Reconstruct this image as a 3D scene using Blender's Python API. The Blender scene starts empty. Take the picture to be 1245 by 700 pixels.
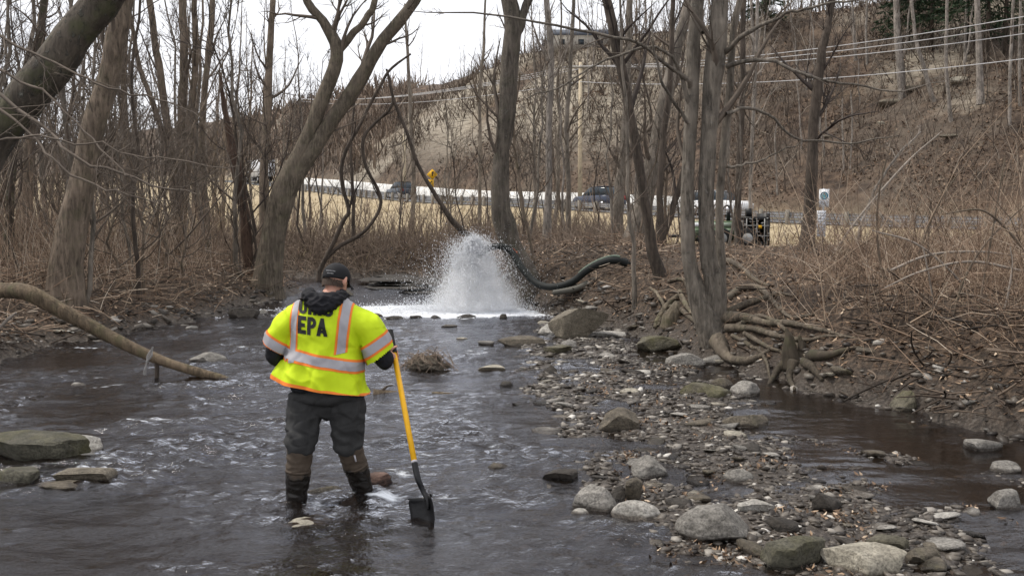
import bpy, bmesh, math, random
import numpy as np
from mathutils import Vector, Matrix
from mathutils.bvhtree import BVHTree

SC = bpy.context.scene
COL = SC.collection
R = math.radians
# ------------------------------------------------------------------ camera, sky, sun, exposure
CAM_Z, PITCH, FPX = 2.0, R(3.78), 1210.0
cam = bpy.data.objects.new('camera', bpy.data.cameras.new('camera')); COL.objects.link(cam)
cam.location = (0, 0, CAM_Z); cam.rotation_euler = (R(90) - PITCH, 0, 0)
cam.data.lens = 35.0; cam.data.sensor_width = 36.0
cam.data.clip_start = 0.05; cam.data.clip_end = 3000
SC.camera = cam
SUN_EL, SUN_AZ = R(58), R(285)
world = bpy.data.worlds.new('World'); SC.world = world; world.use_nodes = True
nt = world.node_tree; nt.nodes.clear()
wo = nt.nodes.new('ShaderNodeOutputWorld'); bg = nt.nodes.new('ShaderNodeBackground')
sky = nt.nodes.new('ShaderNodeTexSky'); sky.sky_type = 'NISHITA'; sky.sun_disc = False
sky.sun_elevation = SUN_EL; sky.sun_rotation = SUN_AZ; sky.dust_density = 3.0
tc = nt.nodes.new('ShaderNodeTexCoord'); mp = nt.nodes.new('ShaderNodeMapping')
mp.inputs['Scale'].default_value = (1, 1, 3.5)
ns = nt.nodes.new('ShaderNodeTexNoise'); ns.inputs['Scale'].default_value = 2.6; ns.inputs['Detail'].default_value = 6
cr = nt.nodes.new('ShaderNodeValToRGB')
cr.color_ramp.elements[0].position = 0.35; cr.color_ramp.elements[0].color = (8.2, 8.3, 8.7, 1)
cr.color_ramp.elements[1].position = 0.62; cr.color_ramp.elements[1].color = (9.4, 9.4, 9.7, 1)
mx = nt.nodes.new('ShaderNodeMixRGB'); mx.inputs[0].default_value = 0.9      # overcast: nine tenths cloud
L = nt.links.new
L(tc.outputs['Generated'], mp.inputs[0]); L(mp.outputs[0], ns.inputs['Vector']); L(ns.outputs['Fac'], cr.inputs[0])
L(sky.outputs[0], mx.inputs[1]); L(cr.outputs[0], mx.inputs[2]); L(mx.outputs[0], bg.inputs[0]); L(bg.outputs[0], wo.inputs[0])
bg.inputs['Strength'].default_value = 0.07
sun = bpy.data.objects.new('sun', bpy.data.lights.new('sun', 'SUN')); COL.objects.link(sun)
sun.data.energy = 1.5; sun.data.angle = R(10); sun.data.color = (1.0, 0.94, 0.85)
sun.rotation_euler = Vector((-math.sin(SUN_AZ) * math.cos(SUN_EL), -math.cos(SUN_AZ) * math.cos(SUN_EL), -math.sin(SUN_EL))).to_track_quat('-Z', 'Y').to_euler()
SC.view_settings.view_transform = 'Standard'; SC.view_settings.look = 'None'
SC.view_settings.exposure = 1.0; SC.view_settings.gamma = 1.0
SC.cycles.max_bounces = 12; SC.cycles.diffuse_bounces = 4; SC.cycles.glossy_bounces = 3; SC.cycles.transparent_max_bounces = 16
SC.cycles.use_denoising = True; SC.cycles.volume_bounces = 10

# ------------------------------------------------------------------ helpers
def ray(px, py):
    c, s = math.cos(PITCH), math.sin(PITCH)
    a, b = (px - 622.5) / FPX, (350 - py) / FPX
    return np.array([a, c + s * b, -s + c * b])
def at(px, py, Y):
    d = ray(px, py); return np.array([0, 0, CAM_Z]) + d * (Y / d[1])
def onz(px, py, z=0.0):
    d = ray(px, py); return np.array([0, 0, CAM_Z]) + d * ((z - CAM_Z) / d[2])
def mpp(Y): return Y / FPX            # metres per photo pixel at depth Y

_rs0 = np.random.RandomState(7)
_perm = _rs0.permutation(256); _perm = np.concatenate([_perm, _perm, _perm])
_g = _rs0.normal(size=(256, 3)); _g /= np.linalg.norm(_g, axis=1)[:, None]
def pn(x, y, z=0.0):
    x, y, z = np.broadcast_arrays(np.asarray(x, float), np.asarray(y, float), np.asarray(z, float))
    xi, yi, zi = np.floor(x).astype(int), np.floor(y).astype(int), np.floor(z).astype(int)
    xf, yf, zf = x - xi, y - yi, z - zi
    f = lambda t: t * t * t * (t * (t * 6 - 15) + 10)
    u, v, w = f(xf), f(yf), f(zf)
    xi &= 255; yi &= 255; zi &= 255
    def gr(a, b, c):
        g = _g[_perm[_perm[_perm[(xi + a) & 255] + ((yi + b) & 255)] + ((zi + c) & 255)]]
        return g[..., 0] * (xf - a) + g[..., 1] * (yf - b) + g[..., 2] * (zf - c)
    l = lambda t, a, b: a + t * (b - a)
    return l(w, l(v, l(u, gr(0,0,0), gr(1,0,0)), l(u, gr(0,1,0), gr(1,1,0))),
                l(v, l(u, gr(0,0,1), gr(1,0,1)), l(u, gr(0,1,1), gr(1,1,1)))) * 1.5
def fbm(x, y, z=0.0, o=4):
    s, a, f = 0, 1.0, 1.0
    for i in range(o):
        s = s + a * pn(np.asarray(x) * f + 17.3 * i, np.asarray(y) * f - 9.1 * i, np.asarray(z) * f + 3.7 * i); a *= 0.5; f *= 2.03
    return s
def sstep(a, b, x):
    t = np.clip((np.asarray(x, float) - a) / (b - a), 0, 1); return t * t * (3 - 2 * t)

def mkmesh(name, V, Q=None, T=None, smooth=False):
    me = bpy.data.meshes.new(name)
    V = np.asarray(V, np.float32).reshape(-1, 3)
    nq = 0 if Q is None else len(Q); ntr = 0 if T is None else len(T)
    parts, starts, o = [], [], 0
    if nq: parts.append(np.asarray(Q, np.int32).ravel()); starts.append(np.arange(nq, dtype=np.int32) * 4); o = nq * 4
    if ntr: parts.append(np.asarray(T, np.int32).ravel()); starts.append(o + np.arange(ntr, dtype=np.int32) * 3)
    lo = np.concatenate(parts); st = np.concatenate(starts)
    me.vertices.add(len(V)); me.vertices.foreach_set('co', V.ravel())
    me.loops.add(len(lo)); me.loops.foreach_set('vertex_index', lo)
    me.polygons.add(len(st)); me.polygons.foreach_set('loop_start', st)
    if smooth: me.polygons.foreach_set('use_smooth', np.ones(len(st), bool))
    me.update(calc_edges=True)
    return me
class MB:
    def __init__(s): s.V, s.Q, s.T, s.n = [], [], [], 0
    def add(s, V, Q=None, T=None):
        V = np.asarray(V, float).reshape(-1, 3)
        if Q is not None and len(Q): s.Q.append(np.asarray(Q) + s.n)
        if T is not None and len(T): s.T.append(np.asarray(T) + s.n)
        s.V.append(V); s.n += len(V)
    def mesh(s, name, smooth=False):
        return mkmesh(name, np.concatenate(s.V), np.concatenate(s.Q) if s.Q else None, np.concatenate(s.T) if s.T else None, smooth)
    def box(s, c, size, rz=0.0, M=None):
        v = np.array([[x, y, z] for x in (-.5, .5) for y in (-.5, .5) for z in (-.5, .5)]) * np.array(size)
        if M is not None: v = v @ np.array(M).T
        if rz: k, q = math.cos(rz), math.sin(rz); v = v @ np.array([[k, -q, 0], [q, k, 0], [0, 0, 1]]).T
        s.add(v + np.array(c), [[0,1,3,2],[4,6,7,5],[0,4,5,1],[2,3,7,6],[0,2,6,4],[1,5,7,3]])
    def build(s, name, m, parent=None, smooth=False, **k): return ob(name, s.mesh(name, smooth), m, parent, **k)
def ob(name, me, m=None, parent=None, loc=None):
    o = bpy.data.objects.new(name, me); COL.objects.link(o)
    if m is not None and me is not None and len(me.materials) == 0: me.materials.append(m)
    if parent is not None: o.parent = parent
    if loc is not None: o.location = loc
    return o
def tag(o, label=None, cat=None, group=None, kind=None):
    if label: o['label'] = label
    if cat: o['category'] = cat
    if group: o['group'] = group
    if kind: o['kind'] = kind
    return o
def empty(name, loc, label=None, cat=None, group=None, rz=0.0):
    o = bpy.data.objects.new(name, None); COL.objects.link(o); o.location = loc; o.rotation_euler.z = rz
    o.empty_display_size = 0.2
    return tag(o, label, cat, group)
def dup(root, loc, rz=0.0, sc=1.0, label=None, group=None):
    c = root.copy(); COL.objects.link(c); c.location = loc; c.rotation_euler.z = rz
    c.scale = (sc, sc, sc) if not hasattr(sc, '__len__') else sc
    if label: c['label'] = label
    if group: c['group'] = group
    for ch in root.children:
        d = ch.copy(); COL.objects.link(d); d.parent = c
        for g in ch.children:
            e = g.copy(); COL.objects.link(e); e.parent = d
    return c
def norm(v): return v / np.maximum(np.linalg.norm(v, axis=-1, keepdims=True), 1e-9)
def tubes(P, Rd, S=3, phase=0.0):
    """P (N,K,3) centre lines, Rd (N,K) radii -> vertices, quads"""
    P = np.asarray(P, float); Rd = np.asarray(Rd, float)
    N, K, _ = P.shape
    Tn = np.empty_like(P); Tn[:, 1:-1] = P[:, 2:] - P[:, :-2]; Tn[:, 0] = P[:, 1] - P[:, 0]; Tn[:, -1] = P[:, -1] - P[:, -2]
    Tn = norm(Tn)
    ax = norm(P[:, -1] - P[:, 0]); ref = np.where(np.abs(ax[:, 2:3]) > .8, np.array([[1., 0, 0]]), np.array([[0., 0, 1.]]))
    U = norm(ref[:, None] - (ref[:, None] * Tn).sum(-1, keepdims=True) * Tn); W = np.cross(Tn, U)
    a = np.arange(S) * 2 * math.pi / S + phase
    V = P[:, :, None] + Rd[:, :, None, None] * (U[:, :, None] * np.cos(a)[:, None] + W[:, :, None] * np.sin(a)[:, None])
    n, k, s = np.meshgrid(np.arange(N), np.arange(K - 1), np.arange(S), indexing='ij')
    b = (n * K + k) * S; s2 = (s + 1) % S
    Q = np.stack([b + s, b + s2, b + S + s2, b + S + s], -1).reshape(-1, 4)
    return V.reshape(-1, 3), Q
def spline(pts, K):
    """Catmull-Rom through pts (rows of any width), K even samples"""
    p = np.asarray(pts, float); n = len(p)
    if n == 2: t = np.linspace(0, 1, K)[:, None]; return p[0] * (1 - t) + p[1] * t
    p = np.vstack([2 * p[0] - p[1], p, 2 * p[-1] - p[-2]])
    t = np.linspace(0, n - 1 - 1e-6, K); i = t.astype(int); f = (t - i)[:, None]
    a, b, c, d = p[i], p[i + 1], p[i + 2], p[i + 3]
    return .5 * ((2 * b) + (-a + c) * f + (2 * a - 5 * b + 4 * c - d) * f ** 2 + (-a + 3 * b - 3 * c + d) * f ** 3)
def capped(P, Rd):
    P = np.asarray(P, float); Rd = np.asarray(Rd, float)
    P = np.vstack([P[:1], P, P[-1:]]); P[0] += (P[1] - P[2]) * 1e-3; P[-1] += (P[-2] - P[-3]) * 1e-3
    return P, np.concatenate([[1e-4], Rd, [1e-4]])
def tube1(mb, pts, rad, S=8, K=None, cap=True, rough=0.0, seed=0):
    P = np.asarray(pts, float); rad = np.broadcast_to(np.asarray(rad, float), (len(P),))
    if K: X = spline(np.hstack([P, rad[:, None]]), K); P, rad = X[:, :3], np.maximum(X[:, 3], 1e-4)
    if cap: P, rad = capped(P, rad)
    V, Q = tubes(P[None], rad[None], S)
    if rough:
        n = fbm(V[:, 0] * 6 + seed, V[:, 1] * 6, V[:, 2] * 3, 3); c = np.repeat(P, S, 0)
        V = c + (V - c) * (1 + rough * n)[:, None]
    mb.add(V, Q)

# ------------------------------------------------------------------ materials
def mat(name):
    m = bpy.data.materials.new(name); m.use_nodes = True; t = m.node_tree
    b = t.nodes['Principled BSDF']; b.inputs['Specular IOR Level'].default_value = 0.3
    return m, t, b
def N(t, typ, **k):
    n = t.nodes.new(typ)
    for a, v in k.items():
        if hasattr(n, a): setattr(n, a, v)
        else: n.inputs[a].default_value = v
    return n
def ramp(t, fac, stops):
    r = t.nodes.new('ShaderNodeValToRGB'); e = r.color_ramp.elements
    while len(e) < len(stops): e.new(.5)
    for i, (p, c) in enumerate(stops): e[i].position = p; e[i].color = (*c, 1) if len(c) == 3 else c
    t.links.new(fac, r.inputs[0]); return r.outputs[0]
def coords(t, scale=(1, 1, 1), kind='Object'):
    c = t.nodes.new('ShaderNodeTexCoord'); m = t.nodes.new('ShaderNodeMapping'); m.inputs['Scale'].default_value = scale
    t.links.new(c.outputs[kind], m.inputs[0]); return m.outputs[0]
def worldpos(t, scale=(1, 1, 1)):
    g = t.nodes.new('ShaderNodeNewGeometry'); m = t.nodes.new('ShaderNodeMapping'); m.inputs['Scale'].default_value = scale
    t.links.new(g.outputs['Position'], m.inputs[0]); return m.outputs[0]
def noise(t, vec, sc, det=5, rough=.55, typ='Fac'):
    n = N(t, 'ShaderNodeTexNoise', Scale=sc, Detail=det, Roughness=rough); t.links.new(vec, n.inputs['Vector']); return n.outputs[typ]
def bump(t, b, h, strength=.5, dist=.02):
    n = N(t, 'ShaderNodeBump', Strength=strength, Distance=dist); t.links.new(h, n.inputs['Height']); t.links.new(n.outputs[0], b.inputs['Normal']); return n
def mixc(t, f, a, b, typ='MIX'):
    m = t.nodes.new('ShaderNodeMixRGB'); m.blend_type = typ
    for i, v in ((0, f), (1, a), (2, b)):
        if hasattr(v, 'links'): t.links.new(v, m.inputs[i])
        else: m.inputs[i].default_value = v if i == 0 else (*v, 1)
    return m.outputs[0]
def plain(name, c, rough=.6, metal=0.0, var=.15, sc=8, bmp=.0):
    m, t, b = mat(name); v = coords(t); n = noise(t, v, sc)
    lo = tuple(x * (1 - var) for x in c); hi = tuple(min(1, x * (1 + var)) for x in c)
    t.links.new(ramp(t, n, [(.3, lo), (.7, hi)]), b.inputs['Base Color'])
    b.inputs['Roughness'].default_value = rough; b.inputs['Metallic'].default_value = metal
    if bmp: bump(t, b, n, bmp)
    return m
def bark(name, c, var=1.0, moss=0.0, patch=None, sc=1.0):
    m, t, b = mat(name); v = worldpos(t, (sc, sc, sc * .22)); v2 = worldpos(t)
    n = noise(t, v, 20, 7, .7); n2 = noise(t, v2, 1.7, 4)
    d = tuple(x * .5 for x in c); h = tuple(x * 1.45 for x in c)
    col = ramp(t, n, [(.34, tuple(x * .32 for x in c)), (.48, c), (.62, h)])
    col = mixc(t, ramp(t, noise(t, worldpos(t, (1, 1, .09)), 11, 5, .6), [(.42, (.75,) * 3), (.52, (0,) * 3)]), col, d)
    col = mixc(t, ramp(t, n2, [(.45, (0, 0, 0)), (.66, (.45, .45, .45))]), col, tuple(x * 1.7 * k for x, k in zip(c, (1, 1, 1.02))))
    if patch: col = mixc(t, ramp(t, noise(t, worldpos(t, (1, 1, .7)), 13, 8, .75), [(.56, (0, 0, 0)), (.66, (.75,) * 3)]), col, patch)
    if moss: col = mixc(t, ramp(t, noise(t, v2, 4.3, 6), [(.5, (0, 0, 0)), (.7, (moss,) * 3)]), col, (.07, .08, .03))
    t.links.new(col, b.inputs['Base Color']); b.inputs['Roughness'].default_value = .85
    bump(t, b, col, 1.0, .16)
    return m
def island(name, stops, rough=.8, trans=False):
    m, t, b = mat(name); g = t.nodes.new('ShaderNodeNewGeometry')
    t.links.new(ramp(t, g.outputs['Random Per Island'], stops), b.inputs['Base Color']); b.inputs['Roughness'].default_value = rough
    return m
def rockmat(name, lo, hi, moss=0.0, wet=True, mossc=(.085, .078, .032)):
    m, t, b = mat(name); v = worldpos(t)
    n = noise(t, v, 5.5, 8, .62); n2 = noise(t, worldpos(t, (1, 1, 5)), 9, 5)
    col = ramp(t, n, [(.32, lo), (.66, hi)])
    col = mixc(t, .35, col, ramp(t, n2, [(.35, tuple(x * .6 for x in lo)), (.65, tuple(min(1, x * 1.2) for x in hi))]))
    col = mixc(t, ramp(t, noise(t, v, 60, 3), [(.35, (.45,) * 3), (.55, (0,) * 3)]), col, tuple(x * .5 for x in lo))
    if moss:
        col = mixc(t, ramp(t, noise(t, v, 3.1, 6), [(.60 - .2 * moss, (0, 0, 0)), (.80 - .2 * moss, (.75,) * 3)]), col, mossc)
    if wet:   # damp band just above the waterline
        g = t.nodes.new('ShaderNodeSeparateXYZ'); t.links.new(worldpos(t), g.inputs[0])
        ad = N(t, 'ShaderNodeMath', operation='MULTIPLY_ADD'); t.links.new(noise(t, v, 9), ad.inputs[0]); ad.inputs[1].default_value = -.05; t.links.new(g.outputs[2], ad.inputs[2])
        w = ramp(t, ad.outputs[0], [(.0, (1, 1, 1)), (.02, (0, 0, 0))])
        col = mixc(t, w, col, mixc(t, 1.0, col, (.35, .32, .3), 'MULTIPLY'))
        t.links.new(ramp(t, w, [(0, (.75,) * 3), (1, (.2,) * 3)]), b.inputs['Roughness'])
    else: b.inputs['Roughness'].default_value = .8
    t.links.new(col, b.inputs['Base Color'])
    n4 = noise(t, v, 30, 8, .75); vo = t.nodes.new('ShaderNodeTexVoronoi'); vo.feature = 'DISTANCE_TO_EDGE'; vo.inputs['Scale'].default_value = 3.2; t.links.new(mixc(t, .12, worldpos(t), noise(t, v, 6, 4, .6, 'Color')), vo.inputs['Vector'])
    ck = ramp(t, vo.outputs['Distance'], [(.0, (0,) * 3), (.03, (1,) * 3)]); hh = mixc(t, .10, mixc(t, .5, n, n4), ck)
    t.links.new(mixc(t, .45, col, mixc(t, 1.0, col, ramp(t, n4, [(.35, (.35,) * 3), (.62, (1.5,) * 3)]), 'MULTIPLY')), b.inputs['Base Color'])
    bump(t, b, hh, 1.0, .05)
    return m

# ------------------------------------------------------------------ terrain
ROAD = np.array([(170, -60, -.5), (90, -10, .4), (60, 16, .9), (40, 34, 1.2), (25.5, 50, 1.5), (14.2, 62, 2.0), (0, 82, 3.2), (-10, 98, 3.9), (-22, 120, 5.3),
                 (-38, 150, 7.4), (-62, 190, 9.8), (-120, 280, 13), (-260, 420, 16), (-700, 760, 18)], float)
ROAD = spline(ROAD, 90)
def road_sd(x, y):
    """signed distance to the guard rail line (positive uphill), its height, and its parameter"""
    x = np.asarray(x, float); y = np.asarray(y, float); sh = x.shape; x = x.ravel(); y = y.ravel()
    best = np.full(x.shape, 1e18); sd = np.zeros_like(x); zz = np.zeros_like(x); tt = np.zeros_like(x)
    for i in range(len(ROAD) - 1):
        a, b = ROAD[i], ROAD[i + 1]; ex, ey = b[0] - a[0], b[1] - a[1]; l2 = ex * ex + ey * ey
        t = np.clip(((x - a[0]) * ex + (y - a[1]) * ey) / l2, 0, 1)
        dx, dy = x - a[0] - t * ex, y - a[1] - t * ey; d = dx * dx + dy * dy; m = d < best
        best = np.where(m, d, best); sg = np.sign(ey * dx - ex * dy)
        sd = np.where(m, sg * np.sqrt(d), sd); zz = np.where(m, a[2] + t * (b[2] - a[2]), zz); tt = np.where(m, i + t, tt)
    return sd.reshape(sh), zz.reshape(sh), tt.reshape(sh)
YL = [-8, 5, 10, 14.2, 18, 23, 28, 32, 60]; XL = [-9.5, -8.7, -8.2, -7.5, -6.9, -6.3, -6.2, -6.6, -7]
YR = [-8, 5, 7, 8.8, 11.5, 13.4, 15, 17.9, 20, 22.4, 24, 27, 30, 33, 60]; XR = [8.5, 7.2, 6, 4.9, 3.9, 3.0, 2.6, 2.2, 1.4, .6, -.1, -.8, -1.7, -2.6, -12]
def channel(x, y):
    """distance inside the water's edge (negative on land); right-bank share"""
    wob = .35 * fbm(np.asarray(x) * .7, np.asarray(y) * .7, 2.2, 3)
    l = x - np.interp(y, YL, XL); r = np.interp(y, YR, XR) - x
    d1 = np.minimum(np.minimum(l, r), (36.0 + .1 * x - y))
    ax, ay, bx, by = -4.5, 32.6, -60., 46.
    t = np.clip(((x - ax) * (bx - ax) + (y - ay) * (by - ay)) / ((bx - ax) ** 2 + (by - ay) ** 2), 0, 1)
    d2 = 2.3 - np.hypot(x - ax - t * (bx - ax), y - ay - t * (by - ay))
    return np.maximum(d1, d2) + wob, np.where(r < l, 1.0, 0.0)
BAR_MAIN = [(onz(px, py)[:2], w / FPX * onz(px, py)[1]) for px, py, w in
       ((690, 396, 40), (708, 425, 80), (745, 455, 118), (785, 490, 140), (800, 530, 125), (855, 570, 175), (925, 615, 215), (985, 660, 225), (1030, 720, 225))]
def _poly(rows): return [(onz(px, py)[:2], w / FPX * onz(px, py)[1]) for px, py, w in rows]
RIF = [_poly(((862, 512, 14), (930, 528, 22), (1000, 541, 22), (1080, 556, 24), (1170, 574, 30), (1260, 590, 30))),
       _poly(((930, 588, 26), (1010, 598, 26), (1090, 604, 20), (1150, 612, 26), (1230, 634, 20))), _poly(((1010, 655, 34), (1100, 668, 34), (1180, 690, 22), (1260, 712, 20))),
       _poly(((880, 545, 20), (950, 565, 26), (1010, 585, 20)))]
def bar_h(x, y):
    b = bar_main(x, y)
    for r in RIF: b = np.maximum(b, np.minimum(bar_main(x, y, r), .28))
    return b
def bar_main(x, y, BAR=None):
    BAR = BAR or BAR_MAIN
    best = np.full(np.shape(x), -9.0)
    for (a, wa), (b, wb) in zip(BAR[:-1], BAR[1:]):
        e = b - a; t = np.clip(((x - a[0]) * e[0] + (y - a[1]) * e[1]) / (e @ e), 0, 1)
        d = np.hypot(x - a[0] - t * e[0], y - a[1] - t * e[1]) / (wa + t * (wb - wa)); best = np.maximum(best, 1 - d * d)
    return best
def H(x, y, masks=False):
    x = np.asarray(x, float); y = np.asarray(y, float)
    sd, zr, tt = road_sd(x, y); c, rb = channel(x, y); land = np.maximum(-c, 0)
    near = 1 - sstep(45, 70, np.hypot(x, y))
    n1 = fbm(x * .25, y * .25, 1.0, 4); n2 = fbm(x * 1.4, y * 1.4, 5.0, 4)
    wr = np.interp(y, [8, 13, 19, 24], [2.6, 2.2, 1.7, 1.4])
    top = np.where(rb > .5, 1.22 + .22 * sstep(16, 24, y) * (1 - sstep(27, 36, y)) * (1 - sstep(2.5, 4.5, x)) - .12 * sstep(3, 6, x), 1.22)
    w = np.where(rb > .5, wr, 4.0) + .6 * n1
    w = np.where(y > 33.5, 2.2, w)
    bank = top * (1 - np.exp(-2.4 * land / w)) + .02 + .07 * n2 * sstep(0, 1.0, land) + .22 * n1 * sstep(1, 6, land)
    # far side of the road
    slope = .62 + .25 * sstep(35, 46, tt) * (1 - sstep(57, 63, tt))
    rise = slope * np.maximum(sd - 10, 0) * sstep(9, 15, sd)
    cap = np.interp(tt, [0, 27.7, 41.5, 48, 55.4, 64.6, 82.2], [30, 27, 24, 23, 25.5, 29, 36]) + 2.2 * fbm(x * .02, y * .02, 8, 3)
    hz = cap - zr; k = 3.0
    hs = np.where(rise > hz + 8, hz, rise); q = np.clip(.5 + .5 * (hz - hs) / k, 0, 1); hill = hz * (1 - q) + hs * q - k * q * (1 - q)
    hill = hill + .06 * np.maximum(sd - 45, 0)
    rough = sstep(12, 22, sd)
    cliff = sstep(39.7, 46, tt) * (1 - sstep(59, 64.6, tt)) * rough
    hill = hill + rough * (1.3 * fbm(x * .07, y * .07, 3, 4) + .35 * fbm(x * .5, y * .5, 4, 3))
    st = 1.7; ph = hill / st + .4 * fbm(x * .06, y * .06, 11, 2); hill = hill + cliff * .42 * st * (np.floor(ph) + sstep(.0, .35, ph % 1) - ph)
    beyond = zr + .03 * np.clip(sd, 0, 10) + np.maximum(hill, 0) * sstep(9, 13, sd)
    before = zr - .25 * sstep(0, 2, -sd) + .075 * np.minimum(sd, 0)
    z_land = np.maximum(bank, 0)
    kk = .5; q = np.clip(.5 + .5 * (z_land - before) / kk, 0, 1); lowz = before * (1 - q) + z_land * q + kk * q * (1 - q) * .3
    z = np.where(sd > 0, beyond, np.where(c > -3.0, z_land * 1.0, lowz))
    bl = sstep(1.5, 8, land); z = np.where(sd > 0, beyond, z_land * (1 - bl) + lowz * bl)
    bed = -np.minimum(.17, .02 + np.maximum(c, 0) * .10) + .05 * n2 + .02
    b = bar_h(x, y); bed = np.maximum(bed, np.minimum(b, .5) * .085 - .030 + .060 * fbm(x * 1.3, y * 1.3, 9, 5))
    edge = sstep(0, 1.6, c) * (rb) + (1 - rb)
    z = np.where(c > 0, bed, z)
    if masks: return z, dict(c=c, sd=sd, tt=tt, cliff=cliff, bar=b, rb=rb, land=land, n1=n1, n2=n2)
    return z
def Hs(x, y): return float(H(np.array([x]), np.array([y]))[0])
def hitground(px, py, y0=5., y1=400.):
    d = ray(px, py); Ys = np.geomspace(y0, y1, 1500); P = np.array([0, 0, CAM_Z]) + d[None] * (Ys / d[1])[:, None]
    g = H(P[:, 0], P[:, 1]); i = np.argmax(g > P[:, 2]) if (g > P[:, 2]).any() else len(Ys) - 1
    return np.array([P[i, 0], P[i, 1], g[i]])

def grow_axis(lo, hi, a, b, step, g):
    mid = np.arange(lo, hi + step * .5, step); up = [mid[-1]]; s = step
    while up[-1] < b: s *= g; up.append(up[-1] + s)
    dn = [mid[0]]; s = step
    while dn[-1] > a: s *= g; dn.append(dn[-1] - s)
    return np.concatenate([dn[:0:-1], mid, up[1:]])
def sheet(xs, ys, f, name, m, smooth=True):
    X, Y = np.meshgrid(xs, ys); Z = f(X, Y); nx = len(xs)
    i = np.arange((len(ys) - 1) * nx).reshape(-1, nx)[:, :-1].ravel()
    me = mkmesh(name, np.stack([X, Y, Z], -1).reshape(-1, 3), np.stack([i, i + 1, i + nx + 1, i + nx], -1), None, smooth)
    return ob(name, me, m), X.ravel(), Y.ravel(), Z.ravel()
def setattr_f(me, name, a):
    at_ = me.attributes.new(name, 'FLOAT', 'POINT'); at_.data.foreach_set('value', np.asarray(a, np.float32))

def ground_mat():
    m, t, b = mat('bank_soil_and_grass'); v = worldpos(t)
    def A(n): a = t.nodes.new('ShaderNodeAttribute'); a.attribute_name = n; return a.outputs['Fac']
    n0 = noise(t, v, 1.1, 8, .65); n1 = noise(t, v, 14, 6, .6); n2 = noise(t, v, .16, 6, .6)
    soil = ramp(t, n1, [(.32, (.016, .012, .009)), (.5, (.065, .046, .032)), (.68, (.16, .11, .075))])
    mead = ramp(t, n0, [(.3, (.30, .235, .14)), (.7, (.50, .41, .27))])
    hillc = ramp(t, noise(t, v, .9, 10, .75), [(.36, (.022, .015, .011)), (.48, (.075, .05, .035)), (.58, (.13, .09, .062)), (.70, (.21, .15, .105))])
    hillc = mixc(t, ramp(t, n2, [(.42, (0,) * 3), (.62, (.7,) * 3)]), hillc, ramp(t, noise(t, v, 2.2, 9, .8), [(.38, (.045, .036, .028)), (.62, (.16, .13, .10))]))
    rock = ramp(t, noise(t, worldpos(t, (.25, .25, 2.4)), 1.6, 9, .68), [(.33, (.05, .042, .032)), (.42, (.22, .19, .145)), (.58, (.40, .355, .285)), (.66, (.26, .22, .17)), (.74, (.12, .10, .075))])
    bed = ramp(t, noise(t, v, 22, 6, .7), [(.32, (.018, .014, .011)), (.5, (.06, .048, .038)), (.68, (.15, .13, .11))])
    c = mixc(t, A('hill'), soil, hillc); c = mixc(t, A('meadow'), c, mead); c = mixc(t, A('rocky'), c, rock); c = mixc(t, A('bed'), c, bed)
    t.links.new(c, b.inputs['Base Color']); t.links.new(ramp(t, A('bed'), [(0, (.9,) * 3), (1, (.4,) * 3)]), b.inputs['Roughness'])
    hs = N(t, 'ShaderNodeMath', operation='ADD'); t.links.new(n1, hs.inputs[0]); t.links.new(noise(t, worldpos(t, (.25, .25, 2.4)), 1.6, 9, .68), hs.inputs[1])
    bump(t, b, hs.outputs[0], .8, .12)
    return m
xs = grow_axis(-11, 8.4, -420, 420, .135, 1.06); ys = grow_axis(4.4, 27, -60, 620, .135, 1.024)
ground, gx, gy, gz = sheet(xs, ys, H, 'ground', ground_mat()); tag(ground, kind='structure')
_, MK = H(gx, gy, True)
hillm = sstep(8, 13, MK['sd'])
dry = .55 * MK['cliff'] * sstep(34, 42, MK['sd']) + .2 * hillm * sstep(.35, .6, fbm(gx * .09, gy * .09, 71, 3)) * (gx < 30)
mead = sstep(6, 16, MK['land'] + 3 * MK['n1']) * (1 - hillm) * sstep(-60, -36, MK['sd']) * sstep(33, 42, gy + 3 * MK['n1'])
mead = np.maximum(mead, dry)
talus = sstep(.28, .6, fbm(gx * .06, gy * .06, 21, 4) + .9 * np.exp(-((gx - 44) ** 2 + (gy - 88) ** 2) / 160.)) * hillm
setattr_f(ground.data, 'meadow', np.clip(mead, 0, 1)); setattr_f(ground.data, 'hill', hillm)
setattr_f(ground.data, 'rocky', np.clip(MK['cliff'] * sstep(-.5, .1, fbm(gx * .05, gy * .05, 31, 3) + .1) + .7 * talus, 0, 1))
setattr_f(ground.data, 'bed', sstep(-.5, .1, MK['c']))

# road surface and the far verge
def strip(name, s0, s1, dz, m, i0=0, i1=None, **k):
    Rr = ROAD[i0:i1]; d = np.gradient(Rr[:, :2], axis=0); n = norm(np.stack([d[:, 1], -d[:, 0]], -1))
    V = []
    for s in np.linspace(s0, s1, 4):
        V.append(np.stack([Rr[:, 0] + n[:, 0] * s, Rr[:, 1] + n[:, 1] * s, Rr[:, 2] + .03 * s + dz], -1))
    V = np.stack(V, 1); n_ = len(Rr); q = [[i * 4 + j, i * 4 + j + 1, i * 4 + 5 + j, i * 4 + 4 + j] for i in range(n_ - 1) for j in range(3)]
    return tag(ob(name, mkmesh(name, V.reshape(-1, 3), q), m), kind='structure')
asphalt = plain('asphalt', (.07, .07, .072), .85, sc=3)
strip('road', .7, 9.2, .06, asphalt)
strip('road_edge_line', 1.35, 1.5, .066, plain('white_road_paint', (.7, .7, .68), .7))
strip('road_centre_line', 4.7, 4.85, .066, plain('yellow_road_paint', (.6, .42, .05), .7))

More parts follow.
